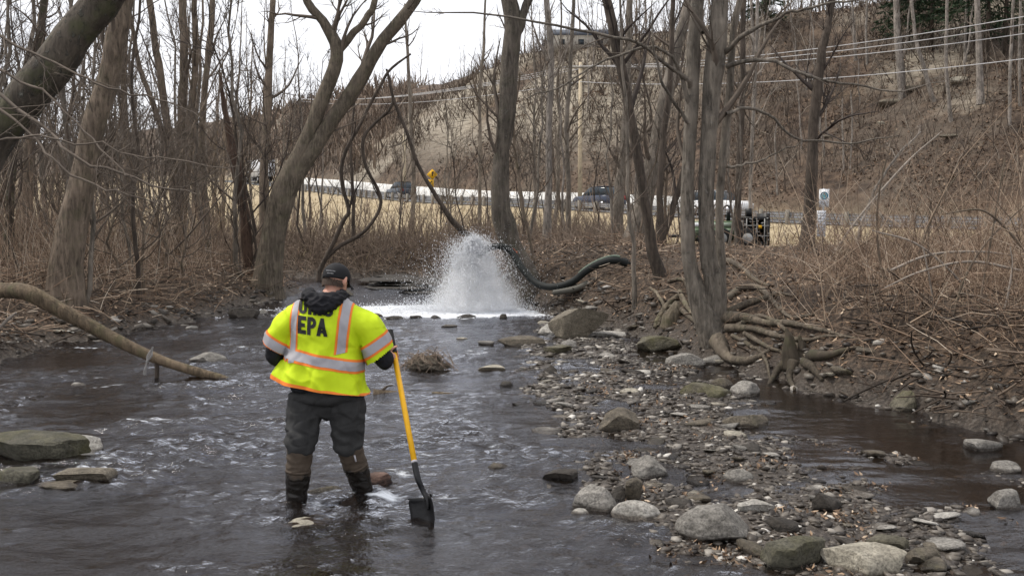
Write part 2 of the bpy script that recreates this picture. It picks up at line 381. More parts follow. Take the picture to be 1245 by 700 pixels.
# ------------------------------------------------------------------ water
def water_mat():
    m = bpy.data.materials.new('stream_water'); m.use_nodes = True; t = m.node_tree; t.nodes.clear()
    o = t.nodes.new('ShaderNodeOutputMaterial'); v = worldpos(t)
    tr = N(t, 'ShaderNodeBsdfTransparent'); tr.inputs[0].default_value = (.50, .39, .285, 1)
    gl = N(t, 'ShaderNodeBsdfGlossy', Roughness=.06); gl.inputs[0].default_value = (.92, .94, 1, 1)
    df = N(t, 'ShaderNodeBsdfDiffuse'); df.inputs[0].default_value = (.017, .0125, .009, 1)
    fr = N(t, 'ShaderNodeFresnel', IOR=1.42)
    a = t.nodes.new('ShaderNodeAttribute'); a.attribute_name = 'foam'
    c = t.nodes.new('ShaderNodeAttribute'); c.attribute_name = 'flow'
    w1 = noise(t, worldpos(t, (1, 1.4, 1)), 9, 5, .6); w2 = noise(t, v, 38, 3, .5)
    ad = N(t, 'ShaderNodeMath', operation='MULTIPLY_ADD'); t.links.new(w2, ad.inputs[0]); ad.inputs[1].default_value = .25; t.links.new(w1, ad.inputs[2])
    bp = N(t, 'ShaderNodeBump', Distance=.02); t.links.new(ad.outputs[0], bp.inputs['Height'])
    fs = N(t, 'ShaderNodeMath', operation='MULTIPLY_ADD'); t.links.new(c.outputs['Fac'], fs.inputs[0]); fs.inputs[1].default_value = .95; fs.inputs[2].default_value = .06
    t.links.new(fs.outputs[0], bp.inputs['Strength'])
    for n in (gl, fr): t.links.new(bp.outputs[0], n.inputs['Normal'])
    m0 = N(t, 'ShaderNodeMixShader', Fac=.42); t.links.new(tr.outputs[0], m0.inputs[1]); t.links.new(df.outputs[0], m0.inputs[2])
    m1 = t.nodes.new('ShaderNodeMixShader'); t.links.new(fr.outputs[0], m1.inputs[0]); t.links.new(m0.outputs[0], m1.inputs[1]); t.links.new(gl.outputs[0], m1.inputs[2])
    fd = N(t, 'ShaderNodeBsdfDiffuse'); fd.inputs[0].default_value = (.8, .83, .87, 1)
    fn = noise(t, worldpos(t, (1, 2.2, 1)), 5, 8, .72)
    f1 = N(t, 'ShaderNodeMath', operation='ADD'); t.links.new(fn, f1.inputs[0]); t.links.new(a.outputs['Fac'], f1.inputs[1])
    fm = ramp(t, f1.outputs[0], [(.80, (0, 0, 0)), (1.0, (.93,) * 3)])
    m2 = t.nodes.new('ShaderNodeMixShader'); t.links.new(fm, m2.inputs[0]); t.links.new(m1.outputs[0], m2.inputs[1]); t.links.new(fd.outputs[0], m2.inputs[2])
    t.links.new(m2.outputs[0], o.inputs[0]); return m
def flow_mask(x, y):
    b = bar_h(x, y); rx = np.interp(y, YR, XR)
    cx = np.interp(y, [a[0][1] for a in BAR_MAIN][::-1], [a[0][0] for a in BAR_MAIN][::-1])
    left = 1 - sstep(-.6, .4, x - cx)
    calm = .12 + .5 * sstep(.12, .4, fbm(x * .5, y * 1.1, 14, 3))
    f = left * 1.0 + (1 - left) * calm
    p = onz(665, 515); f = f * (1 - .75 * np.exp(-(((x - p[0]) / .55) ** 2 + ((y - p[1]) / 1.1) ** 2)))
    return f * (.62 + .55 * sstep(-.35, .35, fbm(x * .55, y * .3, 19, 3)))
def wave(X, Y):
    f = flow_mask(X, Y); X2 = X + .25 * pn(X * 1.1, Y * 1.1, 3)
    rg = sstep(-.3, .35, fbm(X * .5, Y * 1.1, 27, 4)) * 1.1 + .38
    a = fbm(X2 * 1.7, Y * 2.6, 1.5, 3) * .014 + rg * ((1 - np.abs(pn(X2 * 4.4 + 9, Y * 6.8, 4.4)) * 2) * .012 + (1 - np.abs(pn(X2 * 10 + 2, Y * 15, 9.4)) * 2) * .0048 + pn(X2 * 21, Y * 30, 7) * .0026)
    far = .6 + .4 * (1 - sstep(12, 25, Y))
    z = a * f * far * 2.15
    for bx, by, r in SPLASH: d = np.hypot(X - bx, (Y - by)); z = z + .02 * np.exp(-(d / r) ** 2) * pn(X * 14, Y * 14, 5.5)
    return z
pL, pR = onz(358, 621), onz(444, 606)
SPLASH = [(pL[0], pL[1], .3), (pR[0] + .05, pR[1], .3), (onz(518, 640)[0], onz(518, 640)[1], .22)]
wx = grow_axis(-8, 6.4, -66, 12, .062, 1.07); wy = grow_axis(4.6, 13, -6, 50, .05, 1.018)
water, X_, Y_, _z = sheet(wx, wy, wave, 'stream_water', water_mat()); tag(water, kind='structure')
fc = onz(572, 379)
foam = .62 * np.exp(-(((X_ - fc[0] + .95) / 3.0) ** 2 + ((Y_ - fc[1] - .2) / 1.7) ** 2) ** 1.5) + .36 * np.exp(-(((X_ - fc[0] + .2) / 1.6) ** 2 + ((Y_ - fc[1] - .3) / 1.6) ** 2))
foam = foam + .20 * sstep(.25, .6, fbm(X_ * .9, Y_ * 1.6, 44, 3)) * (1 - sstep(1.0, 3.5, np.abs(Y_ - 21 - .2 * X_)))
foam = foam + .27 * sstep(.25, .7, fbm(X_ * .8, Y_ * 2.2, 61, 4)) * flow_mask(X_, Y_)
for bx, by, r, s in ((pR[0] + .12, pR[1] + .05, .13, .34), (pR[0] - .14, pR[1] + .06, .10, .33), (onz(180, 505)[0], onz(180, 505)[1], .3, .2), (pL[0] + .05, pL[1] + .1, .12, .2), (onz(250, 628)[0], onz(250, 628)[1], .3, .2), (onz(745, 622)[0], onz(745, 622)[1], .15, .22)):
    foam = foam + s * np.exp(-((X_ - bx) ** 2 + (Y_ - by) ** 2) / r ** 2)
setattr_f(water.data, 'foam', foam); setattr_f(water.data, 'flow', np.clip(flow_mask(X_, Y_), 0, 1.3))

# ------------------------------------------------------------------ vegetation tools
def grow(rs, P, Rd, n, t0, t1, lr, ang, K, up, wig, rr, rmin=.003, taper=.85, minlen=.05):
    """children of every branch in P: returns (P2, R2)"""
    Nn, K0, _ = P.shape
    idx = np.repeat(np.arange(Nn), n); t = rs.uniform(t0, t1, len(idx)) * (K0 - 1) * .9999
    i = t.astype(int); f = (t - i)[:, None]
    st = P[idx, i] * (1 - f) + P[idx, i + 1] * f; dr = norm(P[idx, i + 1] - P[idx, i])
    r0 = (Rd[idx, i] * (1 - f[:, 0]) + Rd[idx, i + 1] * f[:, 0])
    plen = np.linalg.norm(np.diff(P, axis=1), axis=2).sum(1)[idx]
    ln = np.maximum(plen * rs.uniform(lr[0], lr[1], len(idx)) * (1.15 - t / (K0 - 1)), minlen)
    pr = norm(np.cross(dr, rs.normal(size=dr.shape))); a = rs.uniform(ang[0], ang[1], len(idx))[:, None]
    d = dr * np.cos(a) + pr * np.sin(a)
    r1 = np.maximum(np.minimum(r0 * rs.uniform(rr[0], rr[1], len(idx)), ln * .03 + .002), rmin)
    Q = np.empty((len(idx), K, 3)); Q[:, 0] = st
    for k in range(1, K):
        d = norm(d + np.array([0, 0, up]) + rs.normal(size=d.shape) * wig); Q[:, k] = Q[:, k - 1] + d * (ln / (K - 1))[:, None]
    return Q, r1[:, None] * (1 - taper * np.linspace(0, 1, K))[None]
B_GREY = bark('grey_brown_bark', (.175, .150, .122)); B_DARK = bark('dark_bark', (.07, .055, .043)); B_PALE = bark('pale_grey_bark', (.25, .22, .19))
B_LICH = bark('lichen_bark', (.075, .062, .048), moss=.55, patch=(.20, .20, .17)); B_BROWN = bark('brown_bark', (.165, .128, .095), moss=.25)
B_STOUT = bark('stout_bark', (.095, .08, .064), moss=.2, patch=(.23, .21, .18)); B_FORK = bark('forked_bark', (.125, .102, .076), moss=.25); B_SMOOTH = bark('smooth_grey_bark', (.165, .142, .115), patch=(.25, .23, .2))
B_RED = bark('rotten_red_bark', (.075, .048, .034)); TWIG = plain('twig_brown', (.115, .092, .073), .85, sc=3, var=.35); TWIGP = plain('pale_twig', (.27, .235, .20), .85, sc=3, var=.3)
TWIGD = plain('dark_twig', (.045, .035, .03), .85, sc=3, var=.35)
def crown_mb(rs, P, Rd, n1, n2, n3, lr1=(.25, .5), ang=(.4, 1.0), t0=.3, up=.08, rmin=.003, wig=.14, n4=0):
    mb = MB()
    a, ra = grow(rs, P, Rd, n1, t0, 1, lr1, ang, 8, up, wig, (.3, .6), rmin * 2); mb.add(*tubes(a, ra, 4))
    b, rb = grow(rs, a, ra, n2, .15, 1, (.3, .65), (.4, 1.0), 5, up, wig * 1.1, (.4, .7), rmin * 1.3); mb.add(*tubes(b, rb, 3))
    if n3:
        c, rc = grow(rs, b, rb, n3, .1, 1, (.3, .7), (.35, .9), 3, up, wig * 1.2, (.5, .8), rmin); mb.add(*tubes(c, rc, 3))
        if n4: d, rd = grow(rs, c, rc, n4, .1, 1, (.35, .7), (.35, .9), 2, up, wig, (.6, .9), rmin * .8); mb.add(*tubes(d, rd, 3))
    return mb
def px_path(pts, Y, K=24, dY=None, rs=None, wob=0.0):
    """(px, py, width px[, extra depth]) rows at depth Y -> points and radii"""
    rows = []
    for p in pts:
        y = Y + (p[3] if len(p) > 3 else 0); q = at(p[0], p[1], y); rows.append([*q, .5 * p[2] * mpp(y)])
    X = spline(rows, K)
    if wob: X[:, :3] += np.stack([fbm(np.linspace(0, 6, K) + rs.uniform(0, 90), i * 5.5, 0, 3) for i in range(3)], -1) * wob
    return X[:, :3], np.maximum(X[:, 3] * .83, .002)
def ground_path(pts, K=24, y0=6, sink=.25):
    """rows (px, py, width px): where the view of the ground meets them, so that the path lies on the bank"""
    rows = []
    for p in pts:
        g = hitground(p[0], p[1], y0); r = .5 * p[2] * mpp(g[1]); rows.append([g[0], g[1], g[2] + r * (1 - sink), r])
    X = spline(rows, K); X[:, 2] = np.maximum(X[:, 2], H(X[:, 0], X[:, 1]) + X[:, 3] * .4); return X[:, :3], np.maximum(X[:, 3], .003)
def woody(mb, P, Rd, S=12, seed=0, lump=.10):
    K = len(P); V, Q = tubes(P[None], Rd[None], S)
    c = np.repeat(P, S, 0); n = fbm(V[:, 0] * 3 + seed, V[:, 1] * 3, V[:, 2] * 1.1, 3) + .5 * pn(V[:, 0] * 14, V[:, 1] * 14, V[:, 2] * 2.5)
    mb.add(c + (V - c) * (1 + lump * n)[:, None], Q)
def hero(name, label, Y, stems, bk, twig=None, n=(6, 5, 4), limbs=(), seed=1, cat='tree', group=None, t0=.3, lr=(.2, .45), rmin=.004, up=.08, roots=(), n4=0, wob=.04, K=30, lump=.10, limbtw=(3, 3, 2), lrl=(.15, .35)):
    rs = np.random.RandomState(seed); b = stems[0][0]; base = at(b[0], b[1], Y); g = Hs(base[0], base[1]); org = np.array([base[0], base[1], min(g, base[2])])
    root = empty(name, org, label, cat, group)
    for j, s in enumerate(stems):
        P, Rd = px_path(s, Y, K, rs=rs, wob=wob)
        if j == 0:  # carry the base into the ground
            if P[0, 2] > g - .1: P = np.vstack([[P[0, 0] - (P[1, 0] - P[0, 0]) * .5, P[0, 1], g - .25], P]); Rd = np.concatenate([[Rd[0] * 1.25], Rd])
            e = np.exp(-np.maximum(P[:, 2] - g, 0) / .35); Rd = Rd * (1 + .15 * e * (1 if Rd[0] > .06 else 0))
        mb = MB(); woody(mb, P - org, Rd, 14 if Rd.max() > .12 else 8, seed + j, lump); mb.build('trunk' if j == 0 else 'stem', bk, root, smooth=True)
        if j == 0: P0, R0 = P, Rd
        if n[0]:
            Pc, Rc = P[None, -K:] - org, Rd[None, -K:]
            crown_mb(rs, Pc, Rc, n[0], n[1], n[2], lr, t0=t0, rmin=rmin, up=up, n4=n4).build('crown', twig or TWIG, root)
    for l in limbs:
        P, Rd = px_path(l, Y, 22, rs=rs, wob=.05); mb = MB(); mb.add(*tubes(P[None] - org, Rd[None], 6)); o = mb.build('limb', twig or bk, root, smooth=True)
        if limbtw[0]: crown_mb(rs, P[None] - org, Rd[None], *limbtw, lrl, t0=.1, rmin=rmin * .7, up=.02).build('twig_spray', twig or TWIG, root).__setitem__('kind', 'stuff')
    for r in roots:
        P, Rd = ground_path(r, 26, Y - 3.5); mb = MB(); woody(mb, P - org, Rd * .78, 8, seed, .38); mb.build('root', B_FORK, root, smooth=True)
    return root

# ------------------------------------------------------------------ the trees one can tell apart
hero('leaning_tree', 'massive dark trunk leaning steeply across the upper left corner, lichen patches low down', 9.3,
     [[(-190, 470, 84), (-90, 310, 66), (0, 158, 58), (62, 80, 54), (125, 0, 50), (200, -90, 44), (300, -200, 34), (420, -300, 22)]], B_LICH, TWIG, n=(5, 5, 4), t0=.7, seed=3, K=40,
     limbs=[[(-60, 60, 9, -1), (10, 120, 6, -1.6), (60, 165, 5, -1.8), (120, 200, 4, -2), (180, 225, 3, -2), (240, 235, 1.5, -2.2)],
            [(-60, 95, 7, -2), (20, 150, 4, -2.2), (70, 200, 3.5, -2.4), (140, 235, 2.5, -2.5), (215, 245, 1.2, -2.5)],
            [(-50, 20, 6, -2), (30, 60, 4, -2.2), (100, 95, 3, -2.4), (170, 115, 2.5, -2.4), (245, 140, 1.2, -2.5)],
            [(-50, 60, 6, -2.2), (30, 100, 4, -2.4), (95, 150, 3, -2.6), (150, 210, 2.5, -2.8), (165, 225, 1.2, -2.8)],
            [(-40, 180, 5, -2.4), (40, 165, 3, -2.6), (110, 178, 2.5, -2.8), (190, 190, 2, -2.8), (290, 205, 1.2, -3)]], limbtw=(7, 4, 2), lrl=(.18, .4), rmin=.0025)
hero('broad_tree', 'broad straight grey brown tree behind the big leaning trunk', 17.5,
     [[(80, 322, 46), (97, 230, 38), (112, 165, 34), (130, 100, 31), (142, 50, 29), (151, 0, 27), (160, -90, 22), (166, -220, 15)]], B_BROWN, n=(9, 6, 4), t0=.45, seed=5, up=.12)
hero('forked_tree', 'large tree forking low into two leaning stems behind the worker', 26,
     [[(324, 345, 44), (334, 280, 36), (345, 235, 36), (364, 188, 24), (392, 122, 21), (410, 66, 20), (396, 32, 14), (372, 0, 12), (358, -60, 10), (350, -150, 6)],
      [(340, 262, 26), (356, 222, 25), (378, 186, 23), (402, 150, 22), (432, 104, 20), (466, 50, 18), (506, -2, 16), (545, -70, 12), (600, -170, 7)],
      [(407, 72, 12), (424, 46, 11), (446, 22, 10), (456, 0, 9), (462, -60, 6)]], B_FORK, n=(5, 6, 5), t0=.35, seed=8, K=36)
hero('crooked_sapling', 'dark crooked thin tree with twisting double stem between the forked tree and the spray', 34,
     [[(388, 330, 7), (403, 300, 6.5), (418, 268, 6.5), (424, 256, 6), (416, 226, 5.5), (418, 190, 5.5), (439, 150, 5), (446, 135, 5), (462, 105, 4.5), (474, 85, 4), (500, 66, 3)],
      [(396, 316, 5), (412, 300, 5.5), (440, 284, 5), (458, 262, 5), (462, 238, 5), (444, 200, 5), (442, 170, 5), (456, 150, 4), (477, 128, 4), (474, 100, 4), (470, 84, 3)],
      [(474, 104, 4), (480, 125, 4.5), (496, 165, 5), (508, 200, 5.5), (524, 228, 6), (545, 262, 7.5), (560, 278, 9), (577, 292, 10)]], B_DARK, TWIGD, n=(6, 4, 3), t0=.1, seed=10, lr=(.12, .3), rmin=.005, K=36, wob=.02)
hero('stout_tree', 'stout swollen tree with pale split bark strip standing just behind the hose end', 23.2,
     [[(650, 385, 44), (641, 340, 38), (624, 303, 31), (612, 272, 31), (608, 235, 27), (609, 198, 23), (615, 150, 24), (619, 100, 25), (622, 55, 26), (621, 15, 26), (612, -40, 18), (600, -140, 10)],
      [(624, 60, 16), (634, 25, 13), (646, -10, 12), (668, -80, 9), (700, -180, 5)]], B_STOUT, n=(6, 6, 4), t0=.45, seed=12, K=36, lump=.16)
hero('leaning_thin_tree', 'slim dark tree leaning left above the hose, left of the many-stemmed tree', 19,
     [[(806, 350, 19), (797, 318, 17), (789, 275, 15), (780, 225, 14), (768, 150, 14), (758, 95, 14), (746, 40, 14), (737, 0, 13), (722, -80, 10), (700, -200, 6)]], B_DARK, TWIGD, n=(6, 5, 4), t0=.4, seed=15)
hero('hazy_tree', 'thick pale grey tree leaning right behind the slim dark leaning tree', 30,
     [[(768, 300, 34), (778, 262, 28), (790, 215, 25), (802, 160, 22), (812, 110, 20), (822, 60, 17), (838, 0, 15), (860, -90, 10)]], B_GREY, n=(8, 6, 4), seed=17)
hero('v_shaped_tree', 'v shaped dark tree whose two stems part just left of the many-stemmed tree', 25,
     [[(799, 318, 17), (801, 290, 13), (803, 255, 10), (803, 210, 9), (808, 150, 9), (815, 90, 8), (818, 20, 7), (822, -80, 5)],
      [(801, 300, 10), (812, 270, 10), (822, 240, 9), (832, 205, 8), (842, 170, 7), (846, 120, 6), (852, 60, 4)]], B_DARK, TWIGD, n=(6, 5, 3), seed=18)
hero('many_stemmed_tree', 'big smooth grey tree with several fused upright stems and exposed roots on the right bank', 14.6,
     [[(886, 440, 50), (874, 418, 46), (858, 384, 34), (846, 350, 26), (838, 318, 21), (835, 260, 20), (838, 190, 19), (841, 120, 20), (843, 60, 20), (848, 0, 18), (852, -120, 14), (850, -300, 8)],
      [(880, 420, 34), (872, 380, 30), (866, 340, 27), (859, 300, 24), (858, 240, 23), (862, 170, 24), (866, 110, 27), (871, 60, 29), (876, 0, 26), (886, -120, 18), (905, -300, 9)],
      [(878, 370, 16, .2), (876, 320, 14, .3), (875, 250, 12, .3), (880, 180, 12, .3), (886, 120, 12, .3), (890, 60, 10, .3), (900, 0, 9, .3), (930, -120, 6)],
      [(853, 40, 12, .3), (838, 0, 10, .5), (815, -60, 8, .6), (780, -160, 5, .8)]], B_SMOOTH, n=(3, 5, 4), t0=.5, seed=20, K=46, wob=.02, lump=.11,
     limbs=[[(841, 110, 9), (829, 92, 7, -.2), (800, 68, 5.5, -.5), (765, 50, 4.5, -.8), (700, 36, 4, -1), (620, 22, 3, -1.2), (555, 15, 2.2, -1.5), (500, 14, 1, -1.5)],
            [(838, 130, 8), (815, 68, 5, -.3), (775, 60, 4, -.6), (730, 76, 3, -.8), (690, 100, 2.5, -1), (640, 122, 1.4, -1)],
            [(880, 66, 9), (905, 42, 7, -.4), (945, 22, 5, -.6), (985, 10, 4, -.8), (1060, -6, 2.5, -1)],
            [(882, 82, 8), (915, 74, 6, -.3), (952, 80, 5, -.5), (990, 95, 4, -.6), (1040, 103, 3, -.6), (1090, 112, 2.2, -.6), (1150, 98, 1.2, -.6)],
            [(882, 140, 6), (905, 133, 5, .3), (935, 140, 4, .4), (960, 165, 3.5, .4), (1000, 172, 3, .4), (1050, 174, 2.4, .4), (1090, 165, 1.2, .4)],
            [(884, 205, 5, -.2), (905, 200, 3.5, -.4), (935, 190, 2.5, -.5), (975, 172, 1.2, -.6)],
            [(838, 150, 6, -.2), (820, 125, 5, -.4), (802, 95, 4, -.6), (796, 60, 3, -.7), (790, 10, 1.8, -.8)]],
     roots=[[(872, 425, 26, -.1), (884, 440, 17, -.2), (902, 444, 14, -.3), (920, 438, 9, -.2), (936, 428, 6, 0)],
            [(880, 395, 20, .2), (902, 392, 15, .4), (930, 398, 12, .5), (960, 396, 9, .8), (1000, 404, 6, 1.0), (1030, 410, 3, 1.2)],
            [(878, 372, 12, .5), (900, 356, 11, .8), (922, 354, 9, 1.0), (942, 372, 8, .9), (962, 388, 6, .8), (990, 384, 4, 1)],
            [(880, 388, 14, .3), (905, 374, 10, .7), (928, 366, 9, .9), (944, 360, 6, 1.2), (965, 362, 3, 1.6)],
            [(884, 405, 16, 0), (915, 406, 11, .1), (945, 412, 9, .2), (985, 416, 7, .4), (1020, 412, 5, .7), (1045, 414, 3, .8)],
            [(868, 345, 10, .6), (880, 322, 9, 1.2), (898, 326, 8, 1.6), (915, 340, 6, 1.8), (935, 350, 4, 2)],
            [(896, 400, 9, .1), (925, 388, 7, .3), (955, 404, 6, .3), (975, 430, 5, 0), (984, 455, 3, -.4)],
            [(860, 400, 10, .1), (842, 392, 8, .4), (826, 378, 7, .6), (812, 376, 6, .7), (800, 398, 4, .4)],
            [(852, 372, 8, .4), (836, 352, 7, .9), (828, 342, 6, 1.1), (812, 345, 5, 1.2)],
            [(905, 410, 7, 0), (935, 425, 6, -.1), (950, 432, 5, -.2), (965, 450, 4, -.5)],
            [(890, 412, 8, 0), (912, 424, 6, -.1), (930, 440, 5, -.3), (936, 462, 3, -.6)]], limbtw=(4, 4, 2), lrl=(.15, .4))
hero('forked_mid_tree', 'dark straight tree with forked top beside the white sign on a post', 31,
     [[(978, 322, 26), (983, 275, 20), (986, 225, 17), (989, 165, 15), (993, 110, 15), (998, 75, 14), (1001, 50, 9), (1012, 0, 7), (1020, -80, 5)],
      [(997, 82, 9), (1003, 50, 9), (1010, 10, 8), (1006, -60, 5)]], B_DARK, TWIGD, n=(8, 6, 4), t0=.25, seed=24)
hero('dead_snag', 'broken dark red dead trunk with a splintered point left of the forked tree', 27,
     [[(303, 330, 17), (299, 270, 14), (291, 225, 15), (284, 190, 14), (277, 155, 9), (271, 120, 7), (268, 88, 2)]], B_RED, TWIGD, n=(2, 2, 1), t0=.5, lr=(.1, .2), seed=26, lump=.25)
hero('clump_tree', 'clump of pale brown upright stems rising from one base behind the left bank', 30,
     [[(218, 300, 26), (214, 240, 16), (207, 180, 12), (200, 120, 11), (190, 60, 10), (182, 0, 9), (170, -80, 6)],
      [(220, 280, 14), (222, 220, 13), (221, 150, 12), (224, 80, 12), (222, 10, 11), (218, -80, 7)],
      [(222, 260, 12), (230, 190, 11), (234, 120, 10), (238, 60, 9), (236, 0, 8), (240, -80, 6)],
      [(214, 210, 9), (190, 140, 8), (170, 80, 7), (158, 20, 6), (150, -40, 5)]], B_BROWN, n=(5, 6, 4), t0=.3, seed=28)
mid = [
 ('tall slim tree between the broad tree and the clump of stems, twisting near its top', 34, [(252, 300, 12), (246, 180, 10), (250, 100, 9), (256, 40, 9), (260, -60, 7)], B_BROWN),
 ('straight grey tree in front of the white box truck', 40, [(322, 300, 15), (321, 220, 13), (326, 120, 11), (330, 30, 9), (334, -60, 6)], B_BROWN),
 ('thin upright grey tree in front of the cliff, its fine crown against the sky', 52, [(500, 292, 7), (503, 220, 6.5), (500, 150, 6), (497, 90, 5), (494, 40, 3.5), (492, 5, 2)], B_GREY),
 ('slender tree with white blotched bark just right of the stout tree', 33, [(664, 310, 15), (667, 230, 10), (668, 150, 9), (670, 70, 9), (664, -10, 8), (660, -80, 6)], B_PALE),
 ('wavy thin brown tree growing beside the green hose', 24, [(652, 345, 7), (645, 300, 5), (636, 250, 5), (628, 200, 4.5), (624, 150, 4), (632, 90, 3)], B_BROWN),
 ('upright hazy tree halfway between the pole and the slim leaning tree', 38, [(748, 300, 20), (752, 250, 16), (757, 190, 12), (762, 120, 10), (765, 40, 9), (768, -60, 7)], B_GREY),
 ('slim tree immediately left of the slim dark leaning tree, its foot on the bank', 18.5, [(772, 345, 7), (768, 290, 6), (764, 240, 5), (762, 160, 5), (757, 80, 4), (752, -20, 3)], B_GREY),
 ('grey tree at the far left edge rising behind the leaning trunk', 26, [(30, 300, 20), (34, 200, 17), (42, 110, 14), (50, 40, 12), (58, -60, 9)], B_BROWN),
 ('thin mossy tree leaning right near the top left corner', 22, [(8, 320, 13), (16, 200, 11), (30, 120, 10), (46, 50, 10), (56, -10, 9), (66, -90, 6)], B_LICH),
 ('pair-like slender tree behind the green pump, its stem pale', 42, [(912, 292, 6), (913, 220, 5.5), (916, 140, 5), (919, 60, 5), (922, -30, 4)], B_PALE),
 ('slim tree rising behind the many-stemmed tree, dark at its foot', 34, [(896, 300, 10), (898, 220, 9), (902, 140, 8), (903, 60, 8), (906, -40, 6)], B_DARK),
 ('thin grey tree left of the utility pole with a pale foot', 36, [(690, 300, 8), (691, 230, 7), (689, 150, 7), (694, 70, 6), (698, -20, 5)], B_GREY),
 ('leaning grey sapling on the terrace between dark tree and arching canes', 27, [(1036, 312, 6), (1048, 270, 5), (1062, 235, 4), (1090, 190, 3), (1120, 160, 2)], B_PALE),
 ('tall thin tree in the gap between stout tree and cliff', 60, [(582, 290, 6), (584, 200, 5), (583, 120, 5), (588, 60, 4), (590, 0, 3)], B_GREY),
 ('spindly dark tree right of the broad tree on the left bank', 20, [(168, 330, 7), (162, 250, 6), (168, 180, 5), (160, 100, 4.5), (168, 20, 4), (172, -50, 3)], B_DARK),
 ('small upright tree with level branches behind the far bank of the stream', 37, [(428, 318, 6), (430, 250, 5), (427, 190, 4), (431, 120, 3)], B_DARK),
]
for i, (lb, Y, st, bk) in enumerate(mid):
    hero('bare_tree', lb, Y, [st], bk, TWIGP if bk is B_PALE else TWIG, n=(9, 5, 4), t0=.3, seed=40 + i, lr=(.18, .4), rmin=.005, cat='tree')
hs = [((1097, 123), (1092, 60), (1089, 0), (1090, -70), 9, 'thickest pale smooth tree on the upper right slope above the rock ledge'),
      ((1156, 148), (1150, 80), (1151, 20), (1152, -60), 5, 'pale slender tree on the grey talus, a dead sprig at its foot'),
      ((1227, 155), (1228, 80), (1232, 0), (1236, -60), 4.5, 'thin pale tree nearest the right edge with its foot in brown scrub'),
      ((1135, 124), (1122, 80), (1112, 40), (1106, -30), 6, 'dark footed tree bending left on the upper slope'),
      ((1100, 117), (1096, 70), (1093, 30), (1090, -40), 5, 'slim pale tree under the power lines, left of the bending tree'),
      ((1173, 78), (1174, 40), (1175, 0), (1176, -60), 4.5, 'short looking pale tree in front of the dark conifer'),
      ((1192, 124), (1190, 60), (1188, 10), (1186, -60), 9, 'pale double width tree between conifer and talus'),
      ((1040, 76), (1038, 40), (1036, 0), (1034, -60), 3.5, 'thin pale tree high on the slope above the white sign'),
      ((1054, 80), (1053, 40), (1054, 0), (1056, -60), 3.5, 'thin pale tree just right of its twin above the white sign'),
      ((918, 118), (916, 70), (914, 20), (912, -50), 5, 'grey tree with a bright foot on the slope right of the fused stems'),
      ((1026, 208), (1025, 180), (1024, 150), (1024, 120), 2.6, 'white sapling low on the slope above the sign'),
      ((1034, 205), (1035, 180), (1036, 145), (1034, 110), 2.6, 'white sapling low on the slope, right of its neighbour above the sign'),
      ((945, 238), (944, 210), (942, 175), (944, 150), 2.4, 'white sapling on the leafy slope left of the dark straight tree'),
      ((1240, 130), (1239, 70), (1240, 10), (1240, -60), 4, 'grey tree cut by the right edge of the view')]
for i, (a, b, c, d, w, lb) in enumerate(hs):
    g = hitground(a[0], a[1] if i not in (5,) else a[1]); Y = g[1]
    if Y > 300: continue
    hero('slope_tree', lb, Y, [[(a[0], a[1], w * 1.15), (b[0], b[1], w), (c[0], c[1], w * .85), (d[0], d[1], w * .6)]], B_PALE, TWIG, n=(8, 4, 3), t0=.35, seed=80 + i, lr=(.15, .35), rmin=.008, group='pale trees on the hillside', K=16)

# ------------------------------------------------------------------ woods behind: prototypes copied
def proto(seed, h, r, bk, tw, spread=.42, n=(14, 7, 4), t0=.25, n4=3, lean=.05, rmin=.007):
    rs = np.random.RandomState(seed); K = 14
    z = np.linspace(-.3, h, K); P = np.stack([lean * z * math.cos(seed) + .25 * np.cumsum(rs.normal(size=K)) * .5, lean * z * math.sin(seed) + .12 * np.cumsum(rs.normal(size=K)), z], -1)
    P[:, :2] -= P[0, :2]; Rd = r * (1 - .88 * np.linspace(0, 1, K) ** .9)
    root = empty('woodland_tree', (0, 0, 0)); mb = MB(); woody(mb, P, Rd, 8, seed); mb.build('trunk', bk, root, smooth=True)
    crown_mb(rs, P[None], Rd[None], n[0], n[1], n[2], (spread * .5, spread), t0=t0, rmin=rmin, up=.11, n4=n4).build('crown', tw, root)
    return root
LOOK = {}; SEEN = {}
PR = [proto(101, 17, .17, B_GREY, TWIG), proto(102, 20, .20, B_BROWN, TWIG, n=(15, 6, 4)), proto(103, 15, .12, B_DARK, TWIGD, lean=.12), proto(104, 19, .15, B_GREY, TWIG, spread=.34, t0=.4),
      proto(105, 13, .09, B_PALE, TWIG, spread=.34, lean=.1), proto(106, 18, .22, B_BROWN, TWIG, spread=.5, t0=.22)]
SB = [proto(111, 5.5, .035, B_DARK, TWIGD, .5, (12, 6, 3), .08, 0, .1, .005), proto(112, 7.5, .05, B_GREY, TWIG, .42, (14, 6, 3), .12, 0, .08, .005), proto(113, 4.2, .03, B_BROWN, TWIG, .6, (14, 6, 4), .04, 0, .1, .005)]
used = set()
for p_, l_ in zip(PR + SB, ('bare grey', 'wide bare brown', 'thin dark leaning', 'narrow bare grey', 'pale slim', 'low branched brown', 'thin dark', 'thin grey', 'bushy brown')): LOOK[p_.children[0].data.name] = l_
def put(p, x, y, sc, label, group, name=None, rs=None):
    z = Hs(x, y); rz = random.Random(int(x * 131 + y * 977)).uniform(0, 6.28)
    if id(p) not in used:
        used.add(id(p)); o = p; o.location = (x, y, z); o.rotation_euler.z = rz; o.scale = (sc,) * 3; o['label'] = label; o['group'] = group
    else: o = dup(p, (x, y, z), rz, sc, label, group)
    o['category'] = 'tree'
    if name: o.name = name
    return o
rs = np.random.RandomState(5)
